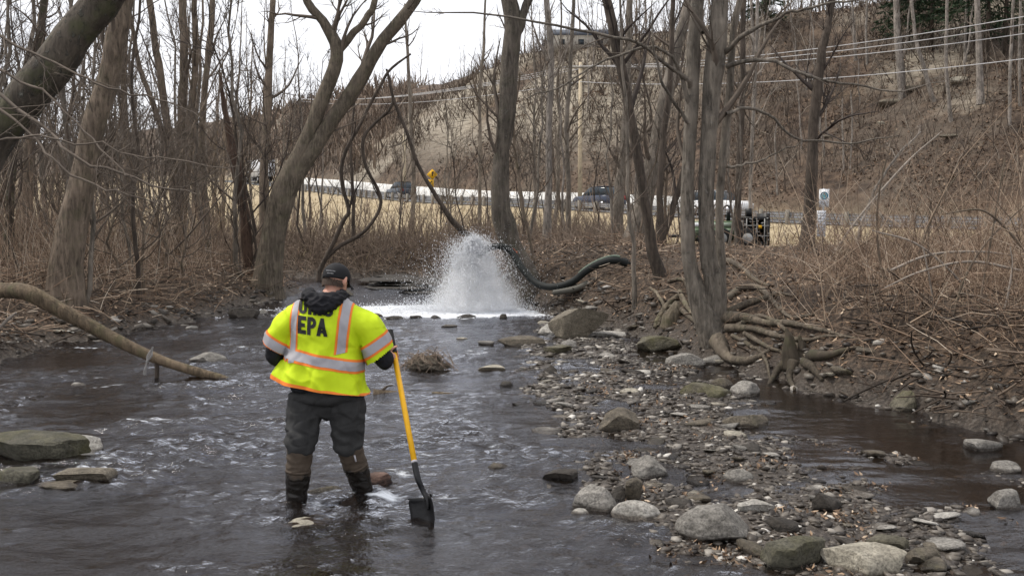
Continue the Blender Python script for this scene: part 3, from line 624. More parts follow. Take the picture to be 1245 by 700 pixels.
def scatter(n, fx, protos, scr, label, group, name, mind=2.0, tries=40, ok=None):
    pts = []
    for _ in range(n * tries):
        if len(pts) >= n: break
        x, y = fx(rs); 
        if any((x - a) ** 2 + (y - b) ** 2 < mind ** 2 for a, b in pts): continue
        c, _r = channel(np.array([x]), np.array([y]))
        if c[0] > -.8 or (ok and not ok(x, y)): continue
        sd, _, _ = road_sd(np.array([x]), np.array([y]))
        if -1.2 < sd[0] < 12: continue
        pts.append((x, y)); s_ = rs.uniform(*scr); describe(put(protos[rs.randint(len(protos))], x, y, s_, label, group, name), x, y, label, s_)
LMK = [(0, 'leaning trunk'), (120, 'broad tree'), (220, 'clump of stems'), (290, 'dead snag'), (325, 'box truck'), (375, 'forked tree'), (455, 'crooked sapling'), (500, 'tree in front of the cliff'), (524, 'yellow sign'), (570, 'water spray'), (612, 'stout tree'), (667, 'blotched slender tree'),
       (705, 'utility pole'), (765, 'slim leaning tree'), (850, 'fused grey stems'), (900, 'green pump'), (990, 'dark straight tree'), (1040, 'twin slope trees'), (1095, 'thickest slope tree'), (1155, 'grey talus'), (1195, 'conifers'), (1250, 'right edge')]
def describe(o, x, y, base, sc):
    px = 622.5 + x / y * FPX; dd, nm = min((abs(px - a), b) for a, b in LMK); a = dict((b, a) for a, b in LMK)[nm]
    side = 'behind the' if dd < 14 else ('just left of the' if px < a else 'just right of the')
    if dd > 34: side = side.replace('just', 'well')
    look = LOOK.get(o.children[0].data.name, 'bare'); tall = 'tall ' if sc > .92 else ('low ' if sc < .68 else '')
    lb = f"{tall}{look} {base}, {side} {nm}"
    if lb in SEEN: lb = lb.replace(' tree', ' farther tree', 1).replace(' sapling', ' farther sapling', 1) if y > SEEN[lb] else lb.replace(' tree', ' nearer tree', 1).replace(' sapling', ' nearer sapling', 1)
    SEEN.setdefault(lb, y)
    w_ = lb.replace('bare ', '').split() if len(lb.split()) > 16 else lb.split(); o['label'] = ' '.join(w_[:16])
def vw(p0, p1, y0, y1):
    return lambda r: (lambda px, Y: ((px - 622.5) / FPX * Y, Y))(r.uniform(p0, p1), r.uniform(y0, y1))
scatter(46, vw(-150, 395, 30, 85), PR, (.5, .9), 'tree in the woods behind the left bank', 'bare trees in the woods on the left', 'woodland_tree', 1.8)
scatter(30, vw(-150, 400, 85, 135), PR, (.6, 1.0), 'tree deep in the left woods', 'far trees in the left woods', 'distant_woodland_tree', 3)
scatter(34, vw(-80, 380, 16, 34), SB, (.7, 1.25), 'sapling in the left bank brush', 'saplings in the brush on the left bank', 'sapling', 1.0)
scatter(26, vw(-80, 425, 19, 48), SB, (1.3, 2.1), 'branchy tree in the left thicket', 'branchy trees in the left thicket', 'thicket_tree', 1.4)
scatter(13, vw(630, 830, 34, 62), PR[2:5] + SB[1:2], (.6, .9), 'tree on the meadow edge', 'slender trees in the middle distance', 'slender_tree', 2.0, ok=lambda x, y: abs(x / y * FPX + 622.5 - 705) > 12)
scatter(12, vw(400, 640, 36, 60), SB, (.8, 1.3), 'sapling on the far bank', 'saplings on the far bank', 'far_bank_sapling', 1.2)
scatter(16, vw(640, 980, 24, 44), SB, (.6, 1.1), 'sapling on the terrace', 'saplings on the terrace', 'terrace_sapling', 1.2)
def onridge(lo, hi): return lambda x, y: lo < road_sd(np.array([x]), np.array([y]))[0][0] < hi
scatter(52, vw(640, 1260, 105, 150), PR, (.5, .85), 'tree on the ridge top', 'bare trees along the ridge top', 'ridge_tree', 2.2, ok=onridge(38, 62))
scatter(24, vw(330, 640, 130, 215), PR, (.3, .55), 'tree on the skyline', 'trees on the skyline above the cliff', 'skyline_tree', 3, ok=onridge(38, 64))
scatter(30, vw(-60, 400, 160, 300), PR, (.5, .9), 'tree on the far ridge', 'trees on the far ridge', 'far_ridge_tree', 4, ok=onridge(14, 90))
scatter(120, vw(600, 1260, 62, 125), SB + PR[4:5], (.6, 1.25), 'tree on the brown hillside', 'small trees on the hillside', 'hillside_sapling', 1.8, ok=onridge(15, 40))

# dark conifers on the ridge at the upper right
CON = island('conifer_needles', [(0, (.010, .022, .010)), (.5, (.022, .042, .018)), (1, (.04, .06, .028))])
def conifer(x, y, h, seed, label):
    rs = np.random.RandomState(seed); z0 = Hs(x, y); root = empty('conifer', (x, y, z0), label, 'tree', 'dark conifers on the ridge')
    mb = MB(); tube1(mb, [(0, 0, -.3), (0, 0, h)], [.2, .03], 7); mb.build('trunk', B_DARK, root)
    n = 150; hz = h * rs.uniform(.12, 1, n) ** .9; L_ = (h - hz) * .30 + .3; a = rs.uniform(0, 6.28, n)
    d = np.stack([np.cos(a), np.sin(a), -.22 + 0 * a], -1); P = np.stack([np.stack([0 * a, 0 * a, hz], -1) + d * (L_ * k)[:, None] for k in (0, .35, .7, 1)], 1)
    m = MB(); m.add(*tubes(P, np.repeat((.03 * np.ones(n))[:, None], 4, 1) * np.array([1, .8, .5, .2]), 3))
    k = 26; idx = np.repeat(np.arange(n), k); t = rs.uniform(.1, 1, len(idx)); st = np.array([0, 0, 1.]) * hz[idx, None] + d[idx] * (L_[idx] * t)[:, None]
    dd = norm(d[idx] + rs.normal(size=(len(idx), 3)) * .55 + np.array([0, 0, -.25])); ll = rs.uniform(.25, .7, len(idx))[:, None]; sd = norm(np.cross(dd, rs.normal(size=dd.shape))) * .07
    V = np.stack([st - sd, st + sd, st + dd * ll], 1).reshape(-1, 3); m.add(V, None, np.arange(len(V)).reshape(-1, 3))
    m.build('crown', CON, root)
for i, (px, py, h, lb) in enumerate([(1195, 62, 17, 'dark green conifer behind the pale double width tree'), (1222, 66, 16, 'dark green conifer touching the right edge of the view'), (1150, 52, 15, 'dark green conifer left of the other conifers'),
                                     (1120, 50, 11, 'small dark conifer half hidden behind bending trees'), (1245, 60, 17, 'dark conifer cut by the right edge'), (940, 40, 8, 'small dark evergreen above the fused stems')]):
    g = hitground(px, py + 20); conifer(g[0], g[1] + 3, h, 300 + i, lb)

# ------------------------------------------------------------------ stones
def ico(n):
    b = bmesh.new(); bmesh.ops.create_icosphere(b, subdivisions=n, radius=1.0)
    V = np.array([v.co[:] for v in b.verts]); F = np.array([[v.index for v in f.verts] for f in b.faces]); b.free(); return V, F
ICO = {k: ico(k) for k in (1, 2, 3, 4)}
def rockshape(seed, lvl=3, cuts=5, rough=.22, flat=1.0):
    rs = np.random.RandomState(seed); V, F = ICO[lvl]; V = V.copy()
    V = V * (1 + rough * fbm(V[:, 0] * 1.1 + seed * 3.3, V[:, 1] * 1.1, V[:, 2] * 1.1, 3))[:, None]
    for _ in range(cuts):
        n = norm(rs.normal(size=3) * np.array([1, 1, .8])); d = rs.uniform(.45, .8); V = V - np.maximum(V @ n - d, 0)[:, None] * n * .96
    V = V * (1 + .05 * fbm(V[:, 0] * 4 + seed, V[:, 1] * 4, V[:, 2] * 4, 3))[:, None]
    V = V - (V.max(0) + V.min(0)) / 2; V = V / (V.max(0) - V.min(0)) * 2
    V[:, 2] = np.where(V[:, 2] > 0, V[:, 2], V[:, 2]) * flat
    return V, F
RK_GREY = rockmat('grey_river_stone', (.095, .087, .075), (.32, .30, .27)); RK_BROWN = rockmat('brown_boulder', (.055, .045, .033), (.165, .14, .105), moss=.2)
RK_PALE = rockmat('pale_stone', (.21, .195, .17), (.50, .475, .43)); RK_MOSS = rockmat('mossy_stone', (.06, .052, .034), (.165, .15, .11), moss=.8)
RK_DARK = rockmat('dark_wet_stone', (.022, .018, .014), (.07, .06, .05)); RK_TAN = rockmat('tan_slab_stone', (.20, .18, .14), (.46, .42, .34)); RK_RED = rockmat('reddish_stone', (.10, .06, .045), (.24, .15, .12))
RK_BOULD = rockmat('tan_brown_boulder', (.10, .085, .062), (.22, .19, .145)); RK_SLAB = rockmat('dark_olive_slab', (.045, .042, .03), (.12, .112, .082), moss=.4)
STONES = [  # px, py of the waterline, width px, height px, depth/width, cuts, roughness, material, yaw, label
 (702, 413, 66, 44, .8, 5, .15, RK_BOULD, .5, 'big angular brown boulder at the far end of the gravel bar'),
 (633, 421, 60, 12, .6, 6, .12, RK_BROWN, .1, 'long low flat brown rock left of the big angular boulder'),
 (668, 408, 30, 15, .8, 5, .2, RK_PALE, .1, 'rough pale grey stone touching the left side of the big angular boulder'),
 (692, 424, 20, 12, .8, 5, .2, RK_GREY, .1, 'small light stone at the foot of the big angular boulder'),
 (680, 432, 38, 13, .8, 5, .2, RK_MOSS, .4, 'greenish low rock between flat brown rock and the bar'),
 (742, 411, 44, 8, .6, 4, .2, RK_PALE, .1, 'low wet slab just right of the big angular boulder'),
 (803, 427, 56, 20, .8, 3, .2, RK_MOSS, .1, 'rounded mossy boulder near the foot of the right bank'),
 (836, 447, 50, 18, .8, 3, .12, RK_GREY, .4, 'domed grey stone mirrored in the still pool'),
 (869, 443, 32, 13, .8, 3, .2, RK_GREY, .2, 'smaller grey stone right of the domed stone in the pool'),
 (864, 487, 62, 21, .8, 3, .15, RK_MOSS, .1, 'broad low mossy stone in the dark pool'),
 (911, 482, 38, 19, .9, 3, .2, RK_GREY, .3, 'mossy topped stone with grey rim at the pool edge'),
 (882, 472, 32, 13, .8, 3, .2, RK_BROWN, .3, 'brown stone behind the broad low mossy stone'),
 (910, 520, 62, 17, .6, 7, .15, RK_BROWN, .2, 'wedge shaped stone pointing right in the dark pool'),
 (853, 500, 28, 8, .8, 3, .2, RK_GREY, .2, 'flat grey stone between mossy stone and gravel'),
 (756, 527, 66, 30, .8, 8, .12, RK_BROWN, .9, 'peaked brown and grey rock in the middle of the gravel bar'),
 (790, 582, 50, 27, .8, 5, .12, RK_GREY, .3, 'square topped grey stone with dark stain at the pool side'),
 (782, 532, 17, 8, .8, 3, .2, RK_PALE, .3, 'small white stone right of the peaked rock'),
 (900, 587, 44, 17, .8, 2, .1, RK_GREY, .1, 'smooth oval grey stone alone in the gravel right of the square stone'),
 (728, 624, 52, 32, .8, 4, .15, RK_GREY, .5, 'rounded grey stone on the left of the foreground trio'),
 (776, 634, 64, 24, .7, 2, .08, RK_PALE, .0, 'smooth pale oval stone on the right of the foreground trio'),
 (707, 629, 26, 11, .8, 3, .1, RK_PALE, .0, 'small white stone lapped by water left of the trio'),
 (752, 612, 30, 22, .8, 8, .15, RK_DARK, .5, 'dark block wedged between the two stones of the trio'),
 (770, 612, 36, 34, .5, 8, .15, RK_BROWN, .9, 'dark leaning slab behind the pale oval stone'),
 (878, 660, 106, 44, .7, 3, .09, RK_GREY, .1, 'largest smooth domed stone in the right foreground with pale rim'),
 (920, 628, 48, 21, .7, 4, .1, RK_PALE, .0, 'light flat stone touching the back of the largest domed stone'),
 (1064, 703, 98, 34, .8, 9, .06, RK_TAN, .25, 'sharp edged tan slab at the bottom of the view'),
 (968, 692, 88, 40, .6, 9, .15, RK_SLAB, .6, 'dark ridged mossy rock left of the tan slab'),
 (1080, 676, 66, 24, .6, 5, .15, RK_MOSS, .1, 'olive brown rock resting behind the tan slab'),
 (1126, 688, 50, 20, .6, 5, .15, RK_BROWN, .4, 'low brown rock sloping into water right of the tan slab'),
 (1012, 624, 54, 28, .7, 7, .25, RK_DARK, .4, 'black jagged lump with leaves caught behind it'),
 (1228, 621, 40, 28, .8, 5, .1, RK_GREY, .1, 'grey block cut by the right edge of the view'),
 (1228, 576, 36, 14, .8, 3, .1, RK_GREY, .1, 'low grey stone above the block at the right edge'),
 (1105, 500, 38, 26, .9, 6, .15, RK_MOSS, .6, 'greenish yellow stone at the foot of the right bank'),
 (1172, 506, 46, 14, .9, 3, .15, RK_MOSS, .1, 'low mossy hump on the right bank shore'),
 (1200, 548, 44, 14, .9, 3, .15, RK_GREY, .1, 'flat grey stone among shore pebbles near the right edge'),
 (682, 586, 48, 14, .7, 7, .2, RK_DARK, .2, 'dark layered stone in the stream left of the gravel bar'),
 (612, 572, 44, 8, .6, 4, .2, RK_BROWN, .0, 'barely awash brown stone in mid stream'),
 (597, 451, 36, 7, .7, 4, .1, RK_TAN, .0, 'flat tan stone in the shallows beyond the shovel'),
 (616, 470, 20, 7, .7, 4, .2, RK_DARK, .0, 'small black stone near the left edge of the gravel'),
 (668, 456, 22, 13, .9, 5, .2, RK_DARK, .0, 'small black block on the far part of the gravel bar'),
 (566, 387, 26, 5, .7, 4, .2, RK_DARK, .0, 'low black stone below the white foam'),
 (612, 388, 11, 7, .9, 4, .2, RK_DARK, .0, 'round black stone below the right end of the foam'),
 (545, 398, 22, 3, .7, 4, .2, RK_BROWN, .0, 'thin brown stone awash in mid stream below the foam'),
 (561, 414, 16, 4, .7, 4, .2, RK_TAN, .0, 'small tan stone awash left of the long flat rock'),
 (591, 420, 20, 6, .7, 4, .2, RK_GREY, .0, 'small speckled stone left of the long flat rock'),
 (480, 389, 26, 5, .7, 4, .2, RK_DARK, .0, 'dark stone in the riffle just right of the cap'),
 (505, 387, 18, 4, .7, 4, .2, RK_DARK, .0, 'second dark stone in the riffle beyond the worker'),
 (528, 387, 16, 4, .7, 4, .2, RK_DARK, .0, 'third dark stone in the riffle, midway to the foam'),
 (456, 386, 18, 6, .7, 4, .2, RK_BROWN, .0, 'brown stone in the riffle nearest the cap brim'),
 (248, 441, 48, 13, .7, 4, .1, RK_GREY, .0, 'grey stone just beyond the tip of the fallen trunk'),
 (92, 470, 20, 5, .7, 4, .1, RK_PALE, .0, 'small white stone alone in the water below the fallen trunk'),
 (293, 388, 40, 15, .7, 5, .2, RK_DARK, .0, 'dark rock standing in for a hollow at the left water edge'),  # a dark hollow built as a stone; its dark material carries the shade
 (318, 383, 14, 7, .9, 3, .1, RK_GREY, .0, 'small grey stone between dark rock and the worker'),
 (231, 401, 16, 6, .9, 3, .1, RK_PALE, .0, 'small white stone on the left shore'),
 (28, 566, 140, 38, .6, 12, .06, RK_SLAB, -.05, 'long dark smooth boulder at the left edge'),
 (98, 552, 44, 22, .8, 7, .1, RK_PALE, .2, 'light pointed stone at the right end of the dark boulder'),
 (98, 561, 30, 10, .7, 6, .1, RK_PALE, .2, 'thin white slab under the light pointed stone'),
 (12, 592, 56, 22, .8, 12, .08, RK_SLAB, .1, 'layered grey stone below the dark boulder at the left edge'),
 (96, 590, 74, 20, .7, 12, .06, RK_BOULD, .3, 'tilted grey slab in the water below the pointed stone'),
 (66, 598, 70, 10, .6, 8, .1, RK_BROWN, .15, 'thin flat ledge stone in front of the tilted slab'),
 (369, 646, 62, 11, .7, 4, .08, RK_TAN, .0, 'pale flat stone under the rippling water by the left boot'),
 (458, 590, 36, 14, .8, 4, .1, RK_RED, .0, 'reddish stone splashed by water behind the right boot'),
 (393, 603, 50, 8, .7, 4, .1, RK_BROWN, .0, 'submerged brown stone between the two boots'),
 (410, 361, 36, 16, .9, 5, .1, RK_BROWN, .0, 'tall brown stone behind the cap on the far shore')]
for i, (px, py, w, h, dr, cuts, rg, m, yaw, lb) in enumerate(STONES):
    h *= .88; cuts = cuts + (4 if w > 34 and 'smooth' not in lb and 'domed' not in lb else 0)
    p = onz(px, py); s = mpp(p[1]); W = w * s; Hh = max(h * s, .03) * 1.02; D = W * dr
    V, F = rockshape(500 + i, 4 if w > 45 else 3, cuts, rg)
    if any(q in lb for q in ('slab', 'flat', 'ledge', 'long dark', 'layered', 'thin')): V[:, 2] = np.where(V[:, 2] > .15, .15 + (V[:, 2] - .15) * .22, V[:, 2]); V[:, 2] = (V[:, 2] - V[:, 2].min()) / np.ptp(V[:, 2]) * 2 - 1
    V = V * np.array([W / 2, D / 2, (Hh + .10) / 2]); V[:, 2] += (Hh - .10) / 2
    c, s_ = math.cos(yaw), math.sin(yaw)
    if yaw: V[:, :2] = V[:, :2] @ np.array([[c, s_], [-s_, c]])
    nm = 'boulder' if w > 50 else 'stone'
    o = ob(nm, mkmesh(nm, V, None, F, True), m, None, (p[0], p[1] + D * .42, 0)); tag(o, lb, 'rock')
    e = o.data; e.polygons.foreach_set('use_smooth', np.ones(len(e.polygons), bool))
    try: e.set_sharp_from_angle(angle=R(38))
    except Exception: pass

# medium stones: 250 singles, then the pebbles as one mass
VAR = []
for k in range(10):
    V, F = rockshape(700 + k, 2, 9, .3); V[:, 2] = np.where(V[:, 2] > .2, .2 + (V[:, 2] - .2) * .3, V[:, 2]); V = V * np.array([.5, .36, .12 + .05 * (k % 3)])
    VAR.append([mkmesh('stone', V, None, F, False) for _ in range(1)][0])
MIDM = [RK_GREY, RK_BROWN, RK_DARK, RK_PALE, RK_GREY, RK_BROWN, RK_TAN, RK_DARK, RK_GREY, RK_DARK]
for me, m in zip(VAR, MIDM): me.materials.append(m)
rs = np.random.RandomState(77)
def scatter_xy(n, x0, x1, y0, y1, dens, rs):
    X = rs.uniform(x0, x1, n * 6); Y = y0 * (y1 / y0) ** rs.uniform(0, 1, n * 6); k = rs.uniform(0, 1, n * 6) < dens(X, Y)
    return X[k][:n], Y[k][:n]
def d_bar(X, Y):
    c, rb = channel(X, Y); b = bar_h(X, Y)
    return np.clip(.95 * (b > -.25) * (c > -.3) + .35 * (b > -1.2) * (rb > .5) * (c > -.3) + .55 * (np.abs(c) < .45) + .012 * (c > 0), 0, 1)
X, Y = scatter_xy(285, -9, 8, 5.2, 24, d_bar, rs)
SEENS = {}
for i, (x, y) in enumerate(zip(X, Y)):
    k = rs.randint(10); sc = rs.uniform(.11, .28) * (.7 + y / 22); z = max(Hs(x, y), -.035)
    o = ob('stone', VAR[k], None, None, (x, y, z + .01)); o.rotation_euler = (rs.normal() * .12, rs.normal() * .12, rs.uniform(0, 6.3)); o.scale = (sc, sc, sc * rs.uniform(.7, 1.3))
    where = 'on the gravel bar' if bar_h(np.array([x]), np.array([y]))[0] > -.25 else ('along the left shore' if x < -4 else 'along the right channel')
    LMs = [(onz(a[0], a[1]), a[9].split(',')[0]) for a in STONES if a[2] >= 38]
    dd, q = min(((math.hypot(x - a[0], y - a[1]), (a, b)) for a, b in LMs), key=lambda e: e[0])
    side = ('left of' if x < q[0][0] else 'right of') if abs(x - q[0][0]) > abs(y - q[0][1]) * .6 else ('in front of' if y < q[0][1] else 'behind')
    look = {'grey_river_stone': 'grey', 'brown_boulder': 'brown', 'dark_wet_stone': 'dark', 'pale_stone': 'pale', 'tan_slab_stone': 'tan'}[MIDM[k].name]; ref = ' '.join(q[1].split()[:7])
    lb = f"{'larger' if sc > .2 else ('small' if sc > .15 else 'smallest')} {look} {('flat', 'thin', 'wedge shaped', 'chipped')[k % 4] if k < 8 else 'blunt'} stone {side} the {ref}"
    for w_ in ('', 'nearer ' if SEENS.get(lb, y) > y else 'farther '):
        l2 = lb.replace(' stone ', ' ' + w_ + 'stone ', 1)
        if l2 not in SEENS: break
    SEENS.setdefault(l2, y); tag(o, ' '.join(l2.split()[:16]), 'rock', 'medium stones ' + where); continue
    tag(o, {'on the gravel bar': 'medium flat stone lying among pebbles on the gravel bar', 'along the left shore': 'medium stone at the water edge of the left bank', 'along the right channel': 'medium wet stone in the shallow right channel below the bank'}[where], 'rock', 'medium stones ' + where)
def pebbles(n, dens, smin, smax, seed, x0=-9, x1=8, y0=5.0, y1=26, lvl=1, zoff=0.0):
    rs = np.random.RandomState(seed); X, Y = scatter_xy(n, x0, x1, y0, y1, dens, rs); n = len(X)
    V, F = ICO[lvl]; S = smin * (smax / smin) ** (rs.uniform(0, 1, n) ** 1.6) * (.6 + Y / 16)
    base = np.stack([V * (1 + .3 * pn(V[:, 0] * 1.5 + 7 * j, V[:, 1] * 1.5, V[:, 2] * 1.5))[:, None] for j in range(12)])
    Vs = base[rs.randint(12, size=n)] * (S[:, None] * np.stack([np.ones(n), rs.uniform(.5, .9, n), rs.uniform(.16, .42, n)], -1))[:, None]
    a = rs.uniform(0, 6.3, n); t = rs.normal(size=n) * .3
    c, s = np.cos(t)[:, None], np.sin(t)[:, None]; x, z = Vs[..., 0] * c + Vs[..., 2] * s, -Vs[..., 0] * s + Vs[..., 2] * c
    c, s = np.cos(a)[:, None], np.sin(a)[:, None]; x, y = x * c - Vs[..., 1] * s, x * s + Vs[..., 1] * c
    Z = np.maximum(H(X, Y), -.05) + zoff
    W = np.stack([x + X[:, None], y + Y[:, None], z + Z[:, None]], -1).reshape(-1, 3)
    Fi = (F[None] + (np.arange(n) * len(V))[:, None, None]).reshape(-1, 3)
    return mkmesh('pebbles', W, None, Fi)
PEB = island('pebble_mix', [(0, (.018, .014, .011)), (.35, (.042, .034, .027)), (.62, (.085, .071, .058)), (.86, (.15, .132, .11)), (.96, (.30, .275, .24)), (1, (.58, .55, .50))], .45)
o = ob('pebbles', pebbles(17000, lambda X, Y: np.clip(1.0 * (bar_h(X, Y) > -.12) + .12 * (bar_h(X, Y) > -1.4) * (X > 0), 0, 1) * (channel(X, Y)[0] > -.4), .014, .058, 31), PEB); tag(o, kind='stuff')
o = ob('shore_pebbles', pebbles(4200, lambda X, Y: (np.abs(channel(X, Y)[0] + .1) < .5) * 1.0, .02, .09, 32), PEB); tag(o, kind='stuff')

# layered rock shelf on the far shore
for i, (px, py, w, h) in enumerate([(492, 351, 110, 5), (528, 356, 90, 4), (470, 346, 70, 4), (725, 372, 80, 18)]):
    p = onz(px, py); s = mpp(p[1]); mb = MB()
    for k in range(3 if i < 3 else 6):
        V, F = rockshape(900 + i * 9 + k, 3, 9, .08); V = V * np.array([w * s / 2 * (1 - .1 * k), .9, .07]); V[:, 2] += .04 + .10 * k; V[:, 0] += .2 * math.sin(k * 3 + i); V[:, 1] += .25 * k + .4
        mb.add(V, None, F)
    o = mb.build('rock_ledge', RK_DARK, None, False); o.location = (p[0], p[1], -.02)
    tag(o, ['dark layered rock shelf across the stream behind the worker cap', 'lower dark rock shelf nearest the spray', 'thin rock shelf farthest upstream on the left', 'dark layered rocks under the bank between hose and boulder'][i], 'rock ledge')

for i, (px, py, w, h, lb) in enumerate([(1170, 99, 34, 10, 'pale flat rock jutting from the slope between the pale trees'), (1086, 126, 40, 12, 'brown ledge at the foot of the thickest pale tree'), (1112, 108, 30, 8, 'brown ledge stone just right of the thickest pale tree'),
        (1158, 167, 36, 5, 'thin rock edge on the right part of the grey talus'), (1072, 150, 8, 7, 'small white block on the talus'),
        (1008, 168, 26, 7, 'rock on the brown slope above the white sign')]):
    g = hitground(px, py, 40); s = mpp(g[1]); V, F = rockshape(960 + i, 3, 12, .1); V = V * np.array([w * s / 2, h * s * .9, h * s / 2])
    o = ob('slope_rock', mkmesh('slope_rock', V, None, F), RK_TAN if i in (0, 4) else RK_BOULD, None, g + [0, .25 * h * s, -h * s * .05]); tag(o, lb, 'rock')
# ------------------------------------------------------------------ leaf litter, brush and canes
def cards(n, dens, x0, x1, y0, y1, smin, smax, seed, lift=.02, tilt=.5):
    rs = np.random.RandomState(seed); X, Y = scatter_xy(n, x0, x1, y0, y1, dens, rs); n = len(X)
    S = rs.uniform(smin, smax, n) * (.8 + Y / 60); a = rs.uniform(0, 6.3, n)
    u = norm(np.stack([np.cos(a), np.sin(a), rs.normal(size=n) * tilt], -1)); v = norm(np.cross(u, norm(np.stack([rs.normal(size=n) * tilt, rs.normal(size=n) * tilt, np.ones(n)], -1))))
    C = np.stack([X, Y, H(X, Y) + lift * rs.uniform(.3, 2.2, n)], -1); w = np.cross(u, v)
    k = S[:, None]
    P = np.stack([C - u * k, C - v * k * .42 + w * k * .22, C + u * k, C + v * k * .42 + w * k * .22], 1)   # a folded leaf
    i = np.arange(n)[:, None] * 4
    return mkmesh('leaf_litter', P.reshape(-1, 3), None, np.concatenate([i + [0, 1, 2], i + [0, 2, 3]]).reshape(-1, 3))
LEAF = island('dead_leaves', [(0, (.022, .014, .010)), (.3, (.08, .05, .031)), (.6, (.18, .115, .07)), (.85, (.31, .21, .135)), (1, (.52, .41, .30))], .7)
def land(X, Y): c, rb = channel(X, Y); return (c < -.12) * 1.0
o = ob('leaf_litter', cards(64000, lambda X, Y: land(X, Y) * (.4 + .6 * (fbm(X * .8, Y * .8, 3, 3) > -.15)), -26, 22, 8, 46, .024, .052, 51), LEAF); tag(o, kind='stuff')
o = ob('stranded_leaves', cards(2600, lambda X, Y: (channel(X, Y)[0] > .1) * (X > .5) * (bar_h(X, Y) > -.4) * (fbm(X * 1.6, Y * 1.6, 8, 3) > .22) * 1.0, .8, 8, 5.4, 14, .014, .034, 52, .015, .8), LEAF); tag(o, kind='stuff')
# leaves strewn over the lower hillside
o = ob('hillside_leaves', cards(45000, lambda X, Y: ((road_sd(X, Y)[0] > 11) & (road_sd(X, Y)[0] < 48)) * np.clip(.25 + fbm(X * .12, Y * .12, 6, 3), .05, 1), -10, 75, 55, 130, .03, .085, 53, .05, .6), island('hill_leaves', [(0, (.035, .023, .017)), (.4, (.10, .064, .043)), (.8, (.18, .118, .078)), (1, (.34, .25, .17))])); tag(o, kind='stuff')

def stems(n, dens, box, hmin, hmax, rad, seed, lean=.25, arch=.3, side=0, K=4, floor=None, dirx=0.0):
    rs = np.random.RandomState(seed); X, Y = scatter_xy(n, *box, dens, rs); n = len(X)
    Z = H(X, Y); h = hmin * (hmax / hmin) ** rs.uniform(0, 1, n); P = np.empty((n, K, 3)); P[:, 0] = np.stack([X, Y, Z - .03], -1)
    d = norm(np.stack([rs.normal(size=n) * lean + dirx, rs.normal(size=n) * lean, np.ones(n)], -1)); b = rs.normal(size=(n, 3)) * arch; b[:, 2] = -np.abs(b[:, 2])
    for k in range(1, K):
        d = norm(d + b / K + rs.normal(size=(n, 3)) * .10); P[:, k] = P[:, k - 1] + d * (h / (K - 1))[:, None]
    g = H(P[:, -1, 0], P[:, -1, 1]); P[:, -1, 2] = np.maximum(P[:, -1, 2], g + .02)
    r = rad * rs.uniform(.6, 1.4, n) * (.8 + Y / 40); Rd = r[:, None] * (1 - .7 * np.linspace(0, 1, K)); mb = MB(); mb.add(*tubes(P, Rd, 3))
    if side:
        a, ra = grow(rs, P, Rd, side, .25, 1, (.2, .5), (.4, 1.0), 2, .05, .15, (.5, .8), rad * .4); mb.add(*tubes(a, ra, 3))
    return mb
BR_L = island('left_brush', [(0, (.06, .042, .03)), (.25, (.19, .13, .088)), (.6, (.33, .235, .165)), (.88, (.47, .37, .275)), (1, (.62, .54, .44))])
BR_R = island('cane_mix', [(0, (.045, .03, .021)), (.3, (.15, .098, .066)), (.66, (.29, .20, .138)), (.9, (.44, .34, .245)), (1, (.60, .51, .41))])
BR_F = island('far_brush', [(0, (.08, .06, .045)), (.5, (.19, .14, .105)), (1, (.32, .25, .19))])
lb_ = lambda X, Y: (channel(X, Y)[0] < -1.3) * (X < 0) * np.clip(.35 + 1.1 * fbm(X * .35, Y * .35, 2, 3) + .35 * (channel(X, Y)[0] < -2.5), .1, 1)
stems(7600, lb_, (-26, -5.5, 11, 33), .9, 2.9, .0045, 61, .18, .35, 3).build('left_bank_brush', BR_L).__setitem__('kind', 'stuff')
stems(5200, lambda X, Y: (channel(X, Y)[0] < -.5) * (X < 0) * 1.0, (-24, -5, 9, 34), .35, 1.1, .005, 62, .6, .6, 2).build('left_bank_undergrowth', BR_L).__setitem__('kind', 'stuff')
stems(5200, lambda X, Y: (channel(X, Y)[0] < -.05) * (Y > 33) * (Y < 52) * 1.0, (-40, 4, 33, 44), .5, 1.7, .007, 63, .25, .4, 3).build('far_bank_brush', BR_F).__setitem__('kind', 'stuff')
rc = lambda X, Y: (channel(X, Y)[0] < -.7) * (X > 1.5) * np.clip(.04 + sstep(.25, .42, X / Y) + .4 * fbm(X * .4, Y * .4, 5, 3), .04, 1)
stems(6800, rc, (2, 16, 9, 24), .5, 2.0, .0042, 64, .35, .65, 3).build('arching_canes', BR_R).__setitem__('kind', 'stuff')
stems(5200, lambda X, Y: (channel(X, Y)[0] < -.5) * (X > 1) * (.15 + sstep(.15, .4, X / Y)) * (1 - .93 * (Y > 20) * (X / Y < .34)), (1, 16, 9, 28), .25, 1.0, .004, 65, .9, .9, 2).build('right_bank_undergrowth', BR_R).__setitem__('kind', 'stuff')
stems(5200, lambda X, Y: (channel(X, Y)[0] < -1) * (X > -3) * (.025 + .975 * ((X / Y < .15) | (X / Y > .36))), (-3, 30, 24, 40), .2, .9, .007, 66, .35, .5, 2).build('terrace_brush', BR_F).__setitem__('kind', 'stuff')
stems(11000, lambda X, Y: ((road_sd(X, Y)[0] > 13) & (road_sd(X, Y)[0] < 60)) * np.clip(.45 + 1.2 * fbm(X * .06, Y * .06, 9, 3), .03, 1), (-60, 85, 55, 190), 1.0, 3.8, .013, 67, .3, .4, 3, 3).build('hillside_scrub', island('hill_scrub', [(0, (.035, .025, .02)), (.55, (.10, .074, .056)), (.88, (.20, .155, .12)), (1, (.38, .33, .27))])).__setitem__('kind', 'stuff')
